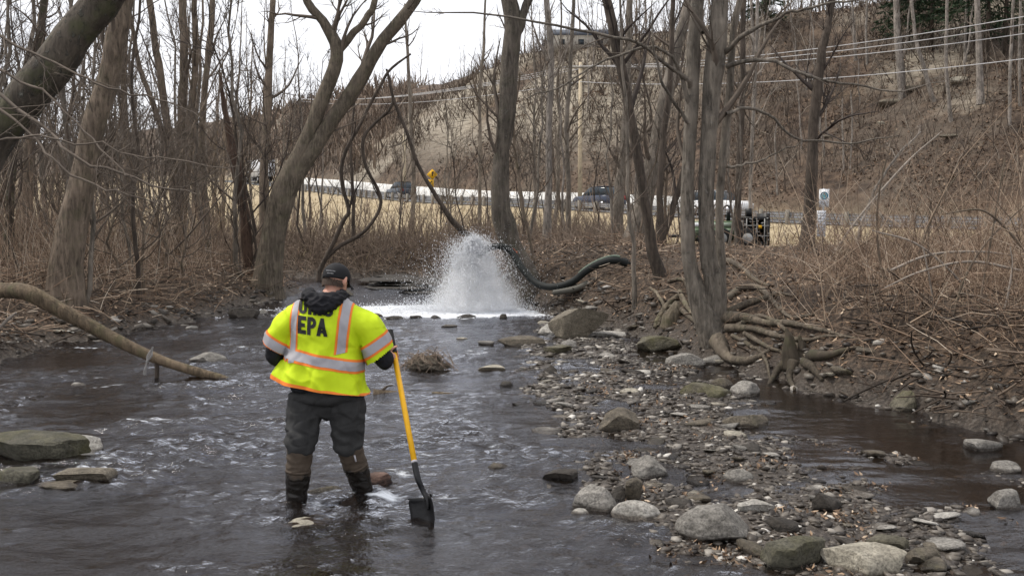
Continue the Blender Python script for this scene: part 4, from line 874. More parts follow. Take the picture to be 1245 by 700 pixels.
stems(2800, lambda X, Y: ((road_sd(X, Y)[0] > 13)) * 1.0, (-140, -20, 130, 290), 1.5, 5, .03, 68, .3, .3, 3, 3).build('far_slope_scrub', BR_F).__setitem__('kind', 'stuff')
stems(11000, lambda X, Y: ((road_sd(X, Y)[0] < -1.5) & (road_sd(X, Y)[0] > -55)) * (np.hypot(X, Y) > 36) * 1.0, (-60, 45, 36, 115), .15, .6, .012, 69, .4, .5, 0, 3).build('meadow_grass', island('dry_meadow_grass', [(0, (.24, .185, .11)), (.5, (.40, .32, .20)), (1, (.55, .46, .31))])).__setitem__('kind', 'stuff')
stems(700, lambda X, Y: ((road_sd(X, Y)[0] < -3) & (road_sd(X, Y)[0] > -60)) * 1.0, (-50, 30, 40, 90), 1.2, 3.5, .014, 70, .2, .3, 4).build('meadow_saplings', BR_F).__setitem__('kind', 'stuff')
stems(420, rc, (2, 16, 9.5, 22), 1.8, 3.0, .006, 164, .35, .5, 3).build('tall_canes', BR_R).__setitem__('kind', 'stuff')
stems(3600, lambda X, Y: (channel(X, Y)[0] < .1) * (channel(X, Y)[0] > -3) * 1.0, (-14, 2, 33.5, 41), .3, 1.1, .007, 165, .6, .8, 2).build('far_shore_brush', BR_F).__setitem__('kind', 'stuff')
# tangle of sticks on the two shores
def sticks(n, dens, box, lmin, lmax, rad, seed):
    rs = np.random.RandomState(seed); X, Y = scatter_xy(n, *box, dens, rs); n = len(X); L_ = lmin * (lmax / lmin) ** rs.uniform(0, 1, n); a = rs.uniform(0, 6.3, n)
    t = np.linspace(-.5, .5, 5); P = np.empty((n, 5, 3)); bend = rs.normal(size=n) * .18
    P[..., 0] = X[:, None] + np.cos(a)[:, None] * L_[:, None] * t - np.sin(a)[:, None] * (bend * L_)[:, None] * t ** 2 * 2
    P[..., 1] = Y[:, None] + np.sin(a)[:, None] * L_[:, None] * t + np.cos(a)[:, None] * (bend * L_)[:, None] * t ** 2 * 2
    P[..., 2] = H(X, Y)[:, None] + .05 + rs.uniform(0, .25, n)[:, None] + (rs.normal(size=n) * .3 * L_)[:, None] * t
    mb = MB(); mb.add(*tubes(P, (rad * rs.uniform(.5, 1.6, n))[:, None] * np.array([1, 1, .9, .8, .5]), 4)); return mb
sticks(1300, lambda X, Y: (channel(X, Y)[0] < -.1) * (channel(X, Y)[0] > -3.2) * 1.0, (-14, -5.5, 9, 30), .2, 1.0, .006, 71).build('stick_tangle', BR_R).__setitem__('kind', 'stuff')
sticks(400, lambda X, Y: (1 - ((X / Y > .15) & (X / Y < .35) & (Y > 11.5) & (Y < 20))) * (channel(X, Y)[0] < -.2) * (channel(X, Y)[0] > -4) * 1.0, (0, 12, 9, 27), .2, .9, .006, 72).build('stick_tangle_on_right_bank', BR_R).__setitem__('kind', 'stuff')
sticks(700, lambda X, Y: (1 - .9 * ((X / Y > .12) & (X / Y < .35) & (Y > 11.5) & (Y < 20))) * (channel(X, Y)[0] < .15) * (channel(X, Y)[0] > -1.6) * 1.0, (0, 9, 8, 24), .2, .8, .009, 73).build('dark_bank_sticks', island('wet_sticks', [(0, (.02, .015, .011)), (.6, (.07, .05, .036)), (1, (.18, .135, .10))])).__setitem__('kind', 'stuff')
sticks(350, lambda X, Y: (channel(X, Y)[0] < .15) * (channel(X, Y)[0] > -1.4) * 1.0, (-12, -5, 8, 28), .2, .8, .009, 74).build('dark_left_bank_sticks', bpy.data.materials['wet_sticks']).__setitem__('kind', 'stuff')
# single long canes one can tell apart at the right
CN = [[(1188, 470), (1190, 380), (1205, 290), (1222, 190)], [(1110, 430), (1072, 330), (1068, 240), (1090, 150)], [(1245, 330), (1180, 318), (1120, 330), (1075, 350)], [(1225, 460), (1180, 360), (1120, 300), (1060, 280)],
      [(1150, 450), (1165, 360), (1195, 300), (1245, 250)], [(1080, 330), (1130, 310), (1190, 306), (1245, 312)], [(1000, 330), (1040, 270), (1100, 200), (1145, 160)], [(1190, 460), (1215, 400), (1230, 330), (1228, 300)],
      [(1242, 300), (1215, 270), (1190, 255), (1150, 260)], [(1130, 420), (1128, 340), (1130, 260), (1140, 170)], [(1090, 410), (1110, 330), (1140, 250), (1180, 190)], [(1160, 470), (1140, 400), (1132, 350), (1122, 300)]]
CD = [11.5, 14, 12, 12.5, 11.5, 13, 20, 11, 11.5, 15, 14, 12]
CL = ['tall straight dead cane near the right edge reaching above the guardrail', 'dark cane curving right in front of the hillside', 'pale level cane bent over the brush at the right', 'broken pale cane leaning left out of the tangle', 'cane sweeping up to the right edge',
      'long level pale cane lying across the brush', 'long pale cane leaning right across the guardrail', 'short pale vertical cane at the right edge', 'short arching cane at the right edge above the level cane', 'straight upright cane in the middle of the tangle', 'slender cane leaning right in the middle of the tangle', 'pale cane leaning left low in the tangle']
for i, (c, Yd, lb) in enumerate(zip(CN, CD, CL)):
    P, Rd = px_path([(*q, w) for q, w in zip(c, (4.5, 3.8, 3, 1.6))], Yd, 18); mb = MB(); mb.add(*tubes(P[None], Rd[None], 6)); o = mb.build('dead_cane', TWIGP if i in (2, 3, 5, 6, 7, 11) else B_BROWN, None, True); tag(o, lb, 'cane')

# ------------------------------------------------------------------ fallen wood
def woodpiece(name, label, pts, Y, m, cat='log', extra=(), S=16, lump=.12, K=40):
    P, Rd = px_path(pts, Y, K); c0 = P[0].copy(); P, Rd = capped(P, Rd); root = empty(name, c0, label, cat); mb = MB(); woody(mb, P - c0, Rd, S, 3, lump); mb.build('trunk', m, root, smooth=True)
    for e in extra:
        P, Rd = px_path(e, Y, 14); P, Rd = capped(P, Rd); mb = MB(); woody(mb, P - c0, Rd, 8, 4, .15); mb.build('branch_stub', B_DARK, root, smooth=True)
    return root
LOGB = bark('weathered_log', (.135, .10, .065), moss=.45)
woodpiece('fallen_trunk', 'long weathered fallen trunk sloping from the left bank into the stream', [(-60, 350, 24, .5), (0, 353, 22, .3), (32, 355, 24, 0), (62, 370, 23, 0), (100, 391, 22, 0), (150, 417, 18, 0), (196, 438, 16, 0), (240, 452, 14, 0), (272, 460, 10, 0), (300, 468, 5, 0)], 12.6, LOGB,
          extra=[[(190, 432, 9), (191, 448, 8), (190, 470, 7)]])
P, Rd = px_path([(186, 421, 3), (183, 430, 5), (178, 442, 4), (176, 455, 3)], 12.35, 12); mb = MB()
for k in (-.016, -.006, .006, .014): mb.add(*tubes((P + np.array([k, 0, 0]) + np.stack([pn(P[:, 2] * 9 + k * 90, k * 50, i) for i in range(3)], -1) * .03)[None], Rd[None] * .38, 5))
tag(mb.build('plastic_rag', plain('dirty_plastic', (.26, .25, .24), .5), None, True), 'torn grey plastic strip hanging from the fallen trunk', 'litter')
woodpiece('driftwood', 'waterlogged branch lying in the stream beyond the shovel shaft', [(455, 481, 20), (475, 480, 13), (505, 480, 9), (530, 479, 7), (552, 479, 4)], 11.5, LOGB, extra=[[(462, 478, 6), (470, 470, 4), (478, 468, 2)]])
woodpiece('mossy_log', 'mossy rotten log lying on the right terrace below the white sign', [(990, 318, 9), (1010, 311, 12), (1030, 308, 11), (1050, 306, 7)], 24, bark('mossy_bark', (.06, .05, .035), moss=.7), extra=[[(1000, 312, 4), (985, 303, 3), (970, 300, 2)]])
woodpiece('shore_log', 'thick mossy log end resting on the right bank at the right edge', [(1185, 472, 14), (1205, 464, 19), (1230, 455, 20), (1290, 440, 18)], 10.6, bark('mossy_log_bark', (.10, .085, .05), moss=.8), lump=.08)
woodpiece('root_stick', 'bleached forked stick at the left edge of the left bank', [(0, 398, 4), (10, 388, 5), (20, 380, 3)], 13, TWIGP, 'stick')
woodpiece('pale_stick', 'pale bare stick lying across the shore at the right edge', [(1210, 524, 4), (1228, 512, 5), (1262, 496, 5)], 9.5, TWIGP, 'stick')
# moss-grown stump and root plate on the right bank
st = MB(); o0 = hitground(968, 440, 9); Dp = o0[1]
for e in ([(966, 448, 30), (962, 430, 24), (960, 412, 16), (957, 404, 8), (955, 398, 3)], [(975, 446, 26), (976, 426, 19), (973, 414, 9), (972, 407, 3)], [(984, 448, 22), (988, 432, 13), (994, 422, 6), (998, 417, 2)]):
    P, Rd = px_path(e, Dp, 16); P, Rd = capped(P, Rd); woody(st, P - o0, Rd, 14, 9, .35)
for e in ([(962, 442, 16), (952, 450, 11), (943, 459, 8), (934, 470, 4)], [(985, 440, 18), (1004, 438, 12), (1020, 432, 9), (1036, 426, 5), (1050, 424, 3)], [(978, 446, 14), (990, 456, 9), (1000, 468, 5)], [(966, 446, 14), (960, 462, 8), (966, 476, 4)]):
    P, Rd = ground_path(e, 18, 8); P, Rd = capped(P, Rd); woody(st, P - o0, Rd, 10, 4, .28)
tag(st.build('mossy_stump', bark('stump_bark', (.055, .044, .031), moss=.35), None, True), 'jagged mossy stump with spreading roots at the foot of the right bank', 'stump'); bpy.data.objects['mossy_stump'].location = o0
# debris clump in midstream
p = onz(518, 452); rs = np.random.RandomState(4); V, F = rockshape(44, 4, 3, .5); V = V * np.array([.27, .2, .12]) * (1 + .6 * fbm(V[:, 0] * 5, V[:, 1] * 5, V[:, 2] * 5, 3))[:, None]
root = empty('debris_clump', (p[0], p[1], 0), 'matted clump of roots and mud caught in midstream right of the glove', 'debris')
ob('root_mat', mkmesh('root_mat', V + np.array([0, .1, .08]), None, F, True), bark('matted_roots', (.20, .17, .13)), root)
Pb = np.zeros((45, 5, 3)); a = rs.uniform(0, 6.3, 45)
for k in range(5): u = k / 4; Pb[:, k] = np.stack([np.cos(a) * (.05 + .34 * u), .1 + np.sin(a) * (.05 + .22 * u), .20 * (1 - u ** 2) + .02 + 0 * a], -1) + rs.normal(size=(45, 3)) * .055
mb = MB(); mb.add(*tubes(Pb, np.full((45, 5), .004), 4)); mb.build('loose_roots', BR_F, root).__setitem__('kind', 'stuff')
# knotted roots left of the many-stemmed tree
mb = MB(); o0 = hitground(815, 398, 9)
for e in ([(796, 404, 5), (803, 388, 7), (814, 374, 8), (826, 364, 7)], [(826, 362, 8), (834, 375, 6), (842, 386, 4)], [(795, 396, 4), (808, 380, 5), (800, 364, 4), (790, 352, 3)], [(838, 350, 8), (850, 360, 7), (858, 372, 6)]):
    P, Rd = ground_path(e, 18, 9, -.4); P, Rd = capped(P, Rd); woody(mb, P - o0, Rd, 10, 5, .2)
P, Rd = px_path([(812, 402, 24), (817, 388, 26), (821, 376, 18), (823, 366, 6)], o0[1] + .1, 14); P, Rd = capped(P, Rd); woody(mb, P - o0, Rd, 12, 6, .3)
tag(mb.build('root_knot', bark('root_bark', (.17, .14, .10), moss=.5), None, True), 'knot of pale roots over a mossy lump left of the many-stemmed tree', 'roots'); bpy.data.objects['root_knot'].location = o0

# ------------------------------------------------------------------ hose and spray
HOSEM = plain('dark_ribbed_hose', (.013, .015, .014), .7); HOSEG = plain('green_hose_highlight', (.13, .17, .13), .6); STEEL = plain('galvanised_steel', (.55, .55, .56), .35, .7)
ORANGE = plain('orange_strap', (.45, .10, .03), .6)
hp = spline([(*at(589, 304, 22.3), .08), (*at(599, 300, 22.3), .08), (*at(611, 300, 22.25), .08), (*at(622, 306, 22.2), .08), (*at(634, 325, 22.0), .08), (*at(648, 341, 21.8), .08), (*at(662, 348, 21.6), .08), (*at(680, 348, 21.4), .08),
             (*at(698, 341, 21.3), .08), (*at(713, 329, 21.2), .085), (*at(730, 320, 21.1), .09), (*at(748, 316, 21.0), .09), (*at(768, 322, 21.0), .09)], 170)
h0 = at(660, 350, 21.6); root = empty('discharge_hose', h0, 'thick dark ribbed hose looping from the bank past the stout tree to the spray', 'hose')
rb = np.where(np.arange(170) % 2 == 0, 1.0, .90); mb = MB(); P, Rd = capped(hp[:, :3] - h0, hp[:, 3] * rb); mb.add(*tubes(P[None], Rd[None], 16)); mb.build('hose_pipe', HOSEM, root, smooth=True)
gs = hp[118:160, :3] - h0 + np.array([0, -.03, .085]); mb = MB(); tube1(mb, gs, .024, 8); mb.build('green_highlight_strip', HOSEG, root, smooth=True)  # light green highlight along the hose's top edge, modelled as a coloured strip
mb = MB(); d = norm(hp[0, :3] - hp[4, :3]); tube1(mb, [hp[3, :3] - h0, hp[0, :3] + d * .13 - h0], .09, 16); c = mb.build('coupling', STEEL, root, smooth=True)
mb = MB(); tube1(mb, [hp[1, :3] - h0 + d * k for k in (.0, .03)], .125, 16); tube1(mb, [hp[0, :3] - h0 + d * k for k in (.10, .13)], .122, 16); mb.build('clamp_ring', STEEL, c, smooth=True)
mb = MB(); d = norm(hp[-1, :3] - hp[-5, :3]); tube1(mb, [hp[-2, :3] - h0, hp[-1, :3] + d * .05 - h0], .098, 16); mb.build('end_collar', HOSEM, root, smooth=True)
mb = MB(); q = at(620, 303, 22.6) - h0
for k in range(3): tube1(mb, [q + np.array(v) * 1.0 for v in ((-.16, .0, .02 + .04 * k), (-.05, -.14, .08 - .05 * k), (.08, -.12, -.05 + .03 * k), (.16, .02, -.06 - .04 * k))], .014, 6, 10)
mb.build('strap', ORANGE, root, smooth=True)
# second hose lying on the bank
P, Rd = px_path([(672, 356, 8), (700, 351, 10), (722, 341, 9), (745, 336, 8), (768, 330, 7)], 21.2, 60); P, Rd = capped(P, Rd * np.where(np.arange(60) % 2, 1, .92)); mb = MB(); mb.add(*tubes(P[None], Rd[None], 12))
tag(mb.build('spare_hose', plain('faded_hose', (.09, .085, .07), .6), None, True), 'faded brown hose lying on the bank below the dark hose', 'hose')

def spray():
    rs = np.random.RandomState(9); p0 = hp[0, :3] + np.array([-.22, -.02, .12]); mb = MB(); g = 9.8
    octv = np.array([[1, 0, -.5], [-.5, .87, -.5], [-.5, -.87, -.5], [0, 0, 1.1]], float); octf = np.array([[0, 1, 3], [1, 2, 3], [2, 0, 3], [1, 0, 2]])
    def drops(n, sh, sv, s0, s1, vz, tp=1.0, clump=True):
        a = rs.uniform(0, 6.283, n); v = np.abs(rs.normal(size=n)) * sh; vx = np.cos(a) * v - .12; vy = np.sin(a) * v * .8; vzz = vz + rs.normal(size=n) * sv
        T_ = (vzz + np.sqrt(vzz ** 2 + 2 * g * max(p0[2], .2))) / g; t = T_ * rs.uniform(0, 1, n) ** tp
        P = p0 + np.stack([vx * t, vy * t, vzz * t - .5 * g * t * t], -1) + rs.normal(size=(n, 3)) * .05
        if clump: w = fbm(P[:, 0] * 5, P[:, 1] * 5, P[:, 2] * 2.5, 3); P = P[(w > rs.uniform(-.75, .35, n))]
        P = P[P[:, 2] > .0]; n = len(P); S = s0 * (s1 / s0) ** (rs.uniform(0, 1, n) ** 2.2)
        sc = S[:, None] * np.stack([np.ones(n), np.ones(n), rs.uniform(.9, 2.0, n)], -1); V = octv[None] * sc[:, None]
        b = rs.uniform(0, 6.28, n); c, s = np.cos(b)[:, None], np.sin(b)[:, None]; V = np.stack([V[..., 0] * c - V[..., 1] * s, V[..., 0] * s + V[..., 1] * c, V[..., 2]], -1) + P[:, None]
        mb.add(V.reshape(-1, 3), None, (octf[None] + (np.arange(n) * 4)[:, None, None]).reshape(-1, 3))
    drops(74000, 1.25, .6, .004, .014, .55)
    drops(40000, .75, .45, .006, .022, .35)
    drops(18000, 2.1, .9, .003, .009, .6)
    drops(8000, .5, .33, .008, .035, .1, clump=False)
    # splash crown low on the water
    n = 16000; a = rs.uniform(0, 6.28, n); r = np.abs(rs.normal(size=n)) * .8; P = np.stack([p0[0] - .15 + np.cos(a) * r * 1.5, p0[1] + np.sin(a) * r * .8, np.abs(rs.normal(size=n)) * .20 * np.exp(-r * .5)], -1)
    V = octv[None] * (.004 * (4. ** rs.uniform(0, 1, n)))[:, None, None] + P[:, None]; mb.add(V.reshape(-1, 3), None, (octf[None] + (np.arange(n) * 4)[:, None, None]).reshape(-1, 3))
    return mb
m, t, b = mat('white_water'); b.inputs['Base Color'].default_value = (.93, .94, .96, 1); b.inputs['Roughness'].default_value = .35
tr = N(t, 'ShaderNodeBsdfTranslucent'); tr.inputs[0].default_value = (.9, .92, .95, 1); ms = N(t, 'ShaderNodeMixShader', Fac=.5); t.links.new(b.outputs[0], ms.inputs[1]); t.links.new(tr.outputs[0], ms.inputs[2]); t.links.new(ms.outputs[0], t.nodes['Material Output'].inputs[0])
tag(spray().build('water_spray', m), kind='stuff')
# fine mist hanging in and round the burst
V, F = ICO[3]; p_ = hp[0, :3]; up_ = (V[:, 2] + 1) / 2; Vm = np.stack([p_[0] - .22 + V[:, 0] * (2.0 - .9 * up_), p_[1] + V[:, 1] * (1.6 - .7 * up_), -.06 + up_ * (p_[2] + .48)], -1)
mm = bpy.data.materials.new('mist_volume'); mm.use_nodes = True; t = mm.node_tree; t.nodes.clear(); o_ = t.nodes.new('ShaderNodeOutputMaterial'); pv = N(t, 'ShaderNodeVolumePrincipled'); pv.inputs['Color'].default_value = (.997, .998, 1, 1)
gp = t.nodes.new('ShaderNodeNewGeometry'); sb_ = N(t, 'ShaderNodeVectorMath', operation='SUBTRACT'); sb_.inputs[1].default_value = (p_[0] - .2, p_[1], 0); t.links.new(gp.outputs['Position'], sb_.inputs[0])
def MM(op, a, b_):
    n = N(t, 'ShaderNodeMath', operation=op)
    for k_, v_ in ((0, a), (1, b_)):
        if hasattr(v_, 'links'): t.links.new(v_, n.inputs[k_])
        else: n.inputs[k_].default_value = v_
    return n.outputs[0]
sx_ = t.nodes.new('ShaderNodeSeparateXYZ'); t.links.new(sb_.outputs[0], sx_.inputs[0])
rad_ = MM('SQRT', MM('ADD', MM('MULTIPLY', sx_.outputs[0], sx_.outputs[0]), MM('MULTIPLY', sx_.outputs[1], sx_.outputs[1])), 0)
wid_ = MM('SUBTRACT', 1.30, MM('MULTIPLY', sx_.outputs[2], .60)); q_ = MM('DIVIDE', rad_, wid_); q_ = MM('ADD', q_, MM('MULTIPLY', MM('MAXIMUM', MM('SUBTRACT', sx_.outputs[2], float(p_[2]) - .15), 0), 2.6))
q_ = MM('ADD', q_, MM('MULTIPLY', MM('SUBTRACT', noise(t, worldpos(t), 3.2, 5, .65), .5), 1.1))
rr_ = ramp(t, q_, [(.12, (1, 1, 1)), (.42, (.34,) * 3), (.95, (0, 0, 0))]); nn_ = ramp(t, noise(t, worldpos(t, (1, 1, .5)), 7, 4), [(.36, (.25,) * 3), (.60, (1,) * 3)])
m1 = N(t, 'ShaderNodeMath', operation='MULTIPLY'); t.links.new(rr_, m1.inputs[0]); t.links.new(nn_, m1.inputs[1]); m2 = N(t, 'ShaderNodeMath', operation='MULTIPLY'); t.links.new(m1.outputs[0], m2.inputs[0]); m2.inputs[1].default_value = 8.5
t.links.new(m2.outputs[0], pv.inputs['Density']); t.links.new(pv.outputs[0], o_.inputs['Volume']); tag(ob('spray_mist', mkmesh('spray_mist', Vm, None, F), mm), kind='stuff')
# bubbles and broken crests of the foam apron
rs = np.random.RandomState(12); n = 16000; c = onz(560, 377); X = c[0] - .5 + rs.normal(size=n) * 1.7; Y = c[1] - .15 + rs.normal(size=n) * .62 + .12 * (X - c[0]); k = (fbm(X * 1.4, Y * 3, 3, 3) > -.1) & (channel(X, Y)[0] > .1); X, Y = X[k], Y[k]; n = len(X)
V = np.array([[1, 0, 0], [-.5, .87, 0], [-.5, -.87, 0], [0, 0, 1.2]]); F = np.array([[0, 1, 3], [1, 2, 3], [2, 0, 3]]); S = rs.uniform(.008, .030, n); W = V[None] * (S[:, None] * np.array([1.5, 1, .6]))[:, None] + np.stack([X, Y, np.zeros(n) + .008], -1)[:, None]
tag(ob('foam', mkmesh('foam', W.reshape(-1, 3), None, (F[None] + (np.arange(n) * len(V))[:, None, None]).reshape(-1, 3)), m), kind='stuff')

# ------------------------------------------------------------------ road furniture
def road_frame(i):
    """position, along and outward unit vectors at road sample i (float)"""
    a = int(min(max(i, 0), len(ROAD) - 2)); f = i - a; p = ROAD[a] * (1 - f) + ROAD[a + 1] * f; d = norm((ROAD[a + 1] - ROAD[a])); nn = norm(np.array([d[1], -d[0], 0])); return p, d, nn
cum = np.concatenate([[0], np.cumsum(np.linalg.norm(np.diff(ROAD[:, :2], axis=0), axis=1))])
def road_at(s, off=0.0):
    i = np.interp(s, cum, np.arange(len(ROAD))); p, d, nn = road_frame(i); return p + nn * off + np.array([0, 0, .03 * off]), d, nn
def s_near(x, y): return float(np.interp(road_sd(np.array([x]), np.array([y]))[2][0], np.arange(len(ROAD)), cum))
s0, s1 = s_near(50, 26), s_near(-38, 150)
WOOD = plain('weathered_post', (.21, .19, .16), .85, bmp=.3, sc=20); GALV = plain('guardrail_steel', (.30, .31, .33), .5, .3); CONC = plain('white_concrete', (.66, .65, .62), .8, sc=.9, var=.22)
root = empty('guardrail', road_at(s0)[0], 'long steel guardrail on wooden posts along the near side of the road', 'guardrail'); org = np.array(root.location)
prof = [(0, .43), (.07, .47), (.07, .53), (0, .585), (.07, .64), (.07, .70), (0, .745)]
ss = np.arange(s0, s1, 1.9); V = []
for s in ss:
    p, d, nn = road_at(s); V.append([p + nn * (.12 + a) + np.array([0, 0, z]) - org for a, z in prof])
V = np.array(V); K = len(prof); Q = [[i * K + j, (i + 1) * K + j, (i + 1) * K + j + 1, i * K + j + 1] for i in range(len(ss) - 1) for j in range(K - 1)]
o = ob('rail', mkmesh('rail', V.reshape(-1, 3), Q, None, True), GALV, root); o.modifiers.new('thickness', 'SOLIDIFY').thickness = .006
mb = MB(); mb.box((0, 0, .18), (.2, .2, 1.38)); pm = mb.mesh('post'); pm.materials.append(WOOD)
for s in ss:
    p, d, nn = road_at(s); o = ob('post', pm, None, root, p - org + nn * .02); o.rotation_euler.z = math.atan2(d[1], d[0])
root = empty('concrete_barrier', road_at(s0)[0], 'white concrete barrier on the far side of the road below the cliff', 'barrier')
sb = np.arange(s_near(13, 63) + 8, s_near(-45, 160), 3.0); prof = [(-.32, -.1), (-.32, .12), (-.16, .4), (-.09, 1.05), (.09, 1.05), (.16, .4), (.32, .12), (.32, -.1)]
for a in sb:
    V = []
    for s in (a + .02, a + 2.98):
        p, d, nn = road_at(s, 8.6); V += [p + nn * u + np.array([0, 0, w]) - org for u, w in prof]
    Q = [[j, j + 1, j + 9, j + 8] for j in range(7)]; mb = MB(); mb.add(V, Q + [[0, 8, 15, 7]]); mb.add([V[i] for i in (0, 1, 2, 3, 4, 5, 6, 7)], [[0, 1, 6, 7], [1, 2, 5, 6], [2, 3, 4, 5]]); mb.build('barrier_segment', CONC, root)
root.location = org

TYRE = plain('tyre_rubber', (.02, .02, .02), .8); GLASS = plain('dark_car_glass', (.03, .04, .05), .08); RIM = plain('wheel_rim', (.4, .4, .42), .3, .8)
def wheel(root, x, y, r, w):
    mb = MB(); tube1(mb, [(x, y - w / 2, r), (x, y - w / 4, r), (x, y + w / 4, r), (x, y + w / 2, r)], [r * .94, r, r, r * .94], 20); o = mb.build('wheel', TYRE, root, smooth=False)
    mb = MB(); tube1(mb, [(x, y - w * .55, r), (x, y + w * .55, r)], r * .6, 14); mb.build('rim', RIM, o)
def loft_x(mb, secs):
    """secs: list of (x, [(y, z)...]) outlines joined along x, ends closed by fans"""
    n = len(secs[0][1]); V = [(x, y, z) for x, o in secs for y, z in o]; Q = [[i * n + j, i * n + (j + 1) % n, (i + 1) * n + (j + 1) % n, (i + 1) * n + j] for i in range(len(secs) - 1) for j in range(n)]
    b = len(V); V += [(secs[0][0], 0, np.mean([q[1] for q in secs[0][1]])), (secs[-1][0], 0, np.mean([q[1] for q in secs[-1][1]]))]
    T = [[b, (j + 1) % n, j] for j in range(n)] + [[b + 1, (len(secs) - 1) * n + j, (len(secs) - 1) * n + (j + 1) % n] for j in range(n)]; mb.add(V, Q, T)
def car(s, off, col, label, flip=0):
    p, d, nn = road_at(s, off); root = empty('suv', p + np.array([0, 0, .08]), label, 'car', None, math.atan2(d[1], d[0]) + flip); pm = plain('car_paint_' + label.split()[0], col, .25)
    box = lambda w, z0, z1, b=.06: [(-w + b, z0), (-w, z0 + b), (-w, z1 - b), (-w + b, z1), (w - b, z1), (w, z1 - b), (w, z0 + b), (w - b, z0)]
    mb = MB(); loft_x(mb, [(-2.3, box(.78, .45, .85)), (-2.2, box(.88, .3, 1.02)), (-1.2, box(.92, .28, 1.05)), (.9, box(.92, .28, 1.02)), (1.9, box(.88, .3, .98)), (2.3, box(.78, .38, .8))]); body = mb.build('body', pm, root)
    mb = MB(); loft_x(mb, [(-2.15, box(.80, 1.0, 1.1, .03)), (-1.85, box(.72, 1.0, 1.62)), (.1, box(.70, 1.0, 1.68)), (.45, box(.71, 1.0, 1.6)), (1.1, box(.80, 1.0, 1.06, .02))]); mb.build('cabin', GLASS, root)
    mb = MB(); mb.box((-.85, 0, 1.70), (1.9, 1.30, .05)); mb.build('roof', pm, root)
    for x in (-1.45, 1.45):
        for y in (-.82, .82): wheel(root, x, y, .36, .24)
    for y in (-.65, .65): mb = MB(); mb.box((2.24, y, .72), (.14, .3, .16)); mb.build('headlight', plain('lamp_glass', (.8, .8, .78), .15), root)
    for y in (-.7, .7): mb = MB(); mb.box((-2.27, y, .85), (.08, .16, .3)); mb.build('tail_light', plain('red_lens', (.35, .02, .02), .2), root)
car(s_near(*at(455, 228, 106)[:2]), 2.9, (.045, .055, .07), 'dark grey blue suv on the road left of the yellow sign')
car(s_near(*at(700, 240, 76)[:2]), 2.9, (.05, .06, .09), 'dark blue suv on the road behind the utility pole')
car(s_near(*at(838, 250, 67)[:2]) , 4.2, (.75, .75, .75), 'white car mostly hidden behind the fused grey stems', math.pi)
p, d, nn = road_at(s_near(*at(274, 215, 158)[:2]), 3.0); root = empty('box_truck', p + np.array([0, 0, .1]), 'white box truck on the road seen behind the forked tree', 'truck', None, math.atan2(d[1], d[0]))
WHT = plain('white_truck_paint', (.72, .74, .78), .4, var=.04)
mb = MB(); mb.box((-1.4, 0, 2.25), (6.6, 2.4, 2.5)); bx = mb.build('cargo_box', WHT, root); mb = MB(); mb.box((-1.4, 0, 3.54), (6.7, 2.46, .08)); mb.box((-1.4, -1.22, 1.05), (6.7, .06, .12)); mb.build('trim', plain('alu_trim', (.5, .5, .52), .4, .6), bx)
mb = MB(); loft_x(mb, [(2.0, [(-1.05, .6), (-1.05, 2.5), (1.05, 2.5), (1.05, .6)]), (3.3, [(-1.05, .6), (-1.0, 2.4), (1.0, 2.4), (1.05, .6)]), (3.9, [(-1.05, .6), (-1.0, 1.55), (1.0, 1.55), (1.05, .6)]), (4.6, [(-1.0, .6), (-.95, 1.35), (.95, 1.35), (1.0, .6)])]); cab = mb.build('cab', WHT, root)
mb = MB(); mb.box((2.8, -1.05, 1.95), (.9, .04, .6)); mb.box((2.8, 1.05, 1.95), (.9, .04, .6)); mb.build('window', GLASS, cab)
mb = MB(); mb.box((-.4, 0, .75), (8.2, .9, .25)); mb.build('chassis', TYRE, root)
for x in (-3.2, 3.4):
    for y in (-.95, .95): wheel(root, x, y, .48, .3)

# utility poles and wires
def pole(px, py0, py1, Y, label, cross=True):
    a = at(px, py0, Y); g = Hs(a[0], a[1]); top = at(px, py1, Y)[2]; root = empty('utility_pole', (a[0], a[1], g), label, 'utility pole')
    mb = MB(); tube1(mb, [(0, 0, -.3), (0, 0, top - g)], [.19, .14], 10); mb.build('pole', plain('pale_pole_wood', (.50, .42, .30), .85, sc=6, bmp=.2), root)
    if cross:
        mb = MB(); mb.box((0, -.2, top - g - .45), (2.2, .1, .13)); mb.build('crossarm', WOOD, root)
        for x in (-.95, 0, .95):
            mb = MB(); tube1(mb, [(x, -.2, top - g - .38), (x, -.2, top - g - .2)], [.06, .04], 8); mb.build('insulator', plain('porcelain', (.35, .33, .3), .3), root)
    return np.array([a[0], a[1], top])
T = pole(705, 250, 76, 82, 'tall pale utility pole with crossarm between two grey trees'); pole(492, 244, 163, 112, 'short tan pole at the foot of the cliff', False)
WIRE = plain('grey_wire', (.42, .42, .43), .6)
for i, (dx, yz, pyR, lb) in enumerate([(-.95, -.35, 3, 'uppermost power line crossing the upper right'), (0, -.35, 15, 'second power line from the top at the upper right'), (.95, -.35, 29, 'third power line from the top at the upper right'), (0, -1.6, 64, 'lowest single power line above the grey talus')]):
    A = T + np.array([dx, -.2, yz]); B = at(1420, pyR - 16, 48); u = np.linspace(0, 1, 40)[:, None]; P = A * (1 - u) + B * u; P[:, 2] -= 4 * .9 * (u * (1 - u))[:, 0]
    A2 = T + np.array([dx, -.2, yz]); B2 = at(300, 110, 190) + np.array([0, 0, 0]); Pl = A2 * (1 - u) + B2 * u; Pl[:, 2] -= 4 * 2.2 * (u * (1 - u))[:, 0]
    mb = MB(); mb.add(*tubes(np.concatenate([Pl[::-1], P[1:]])[None], np.full((1, 79), .026), 5)); tag(mb.build('power_line', WIRE), lb, 'power line')

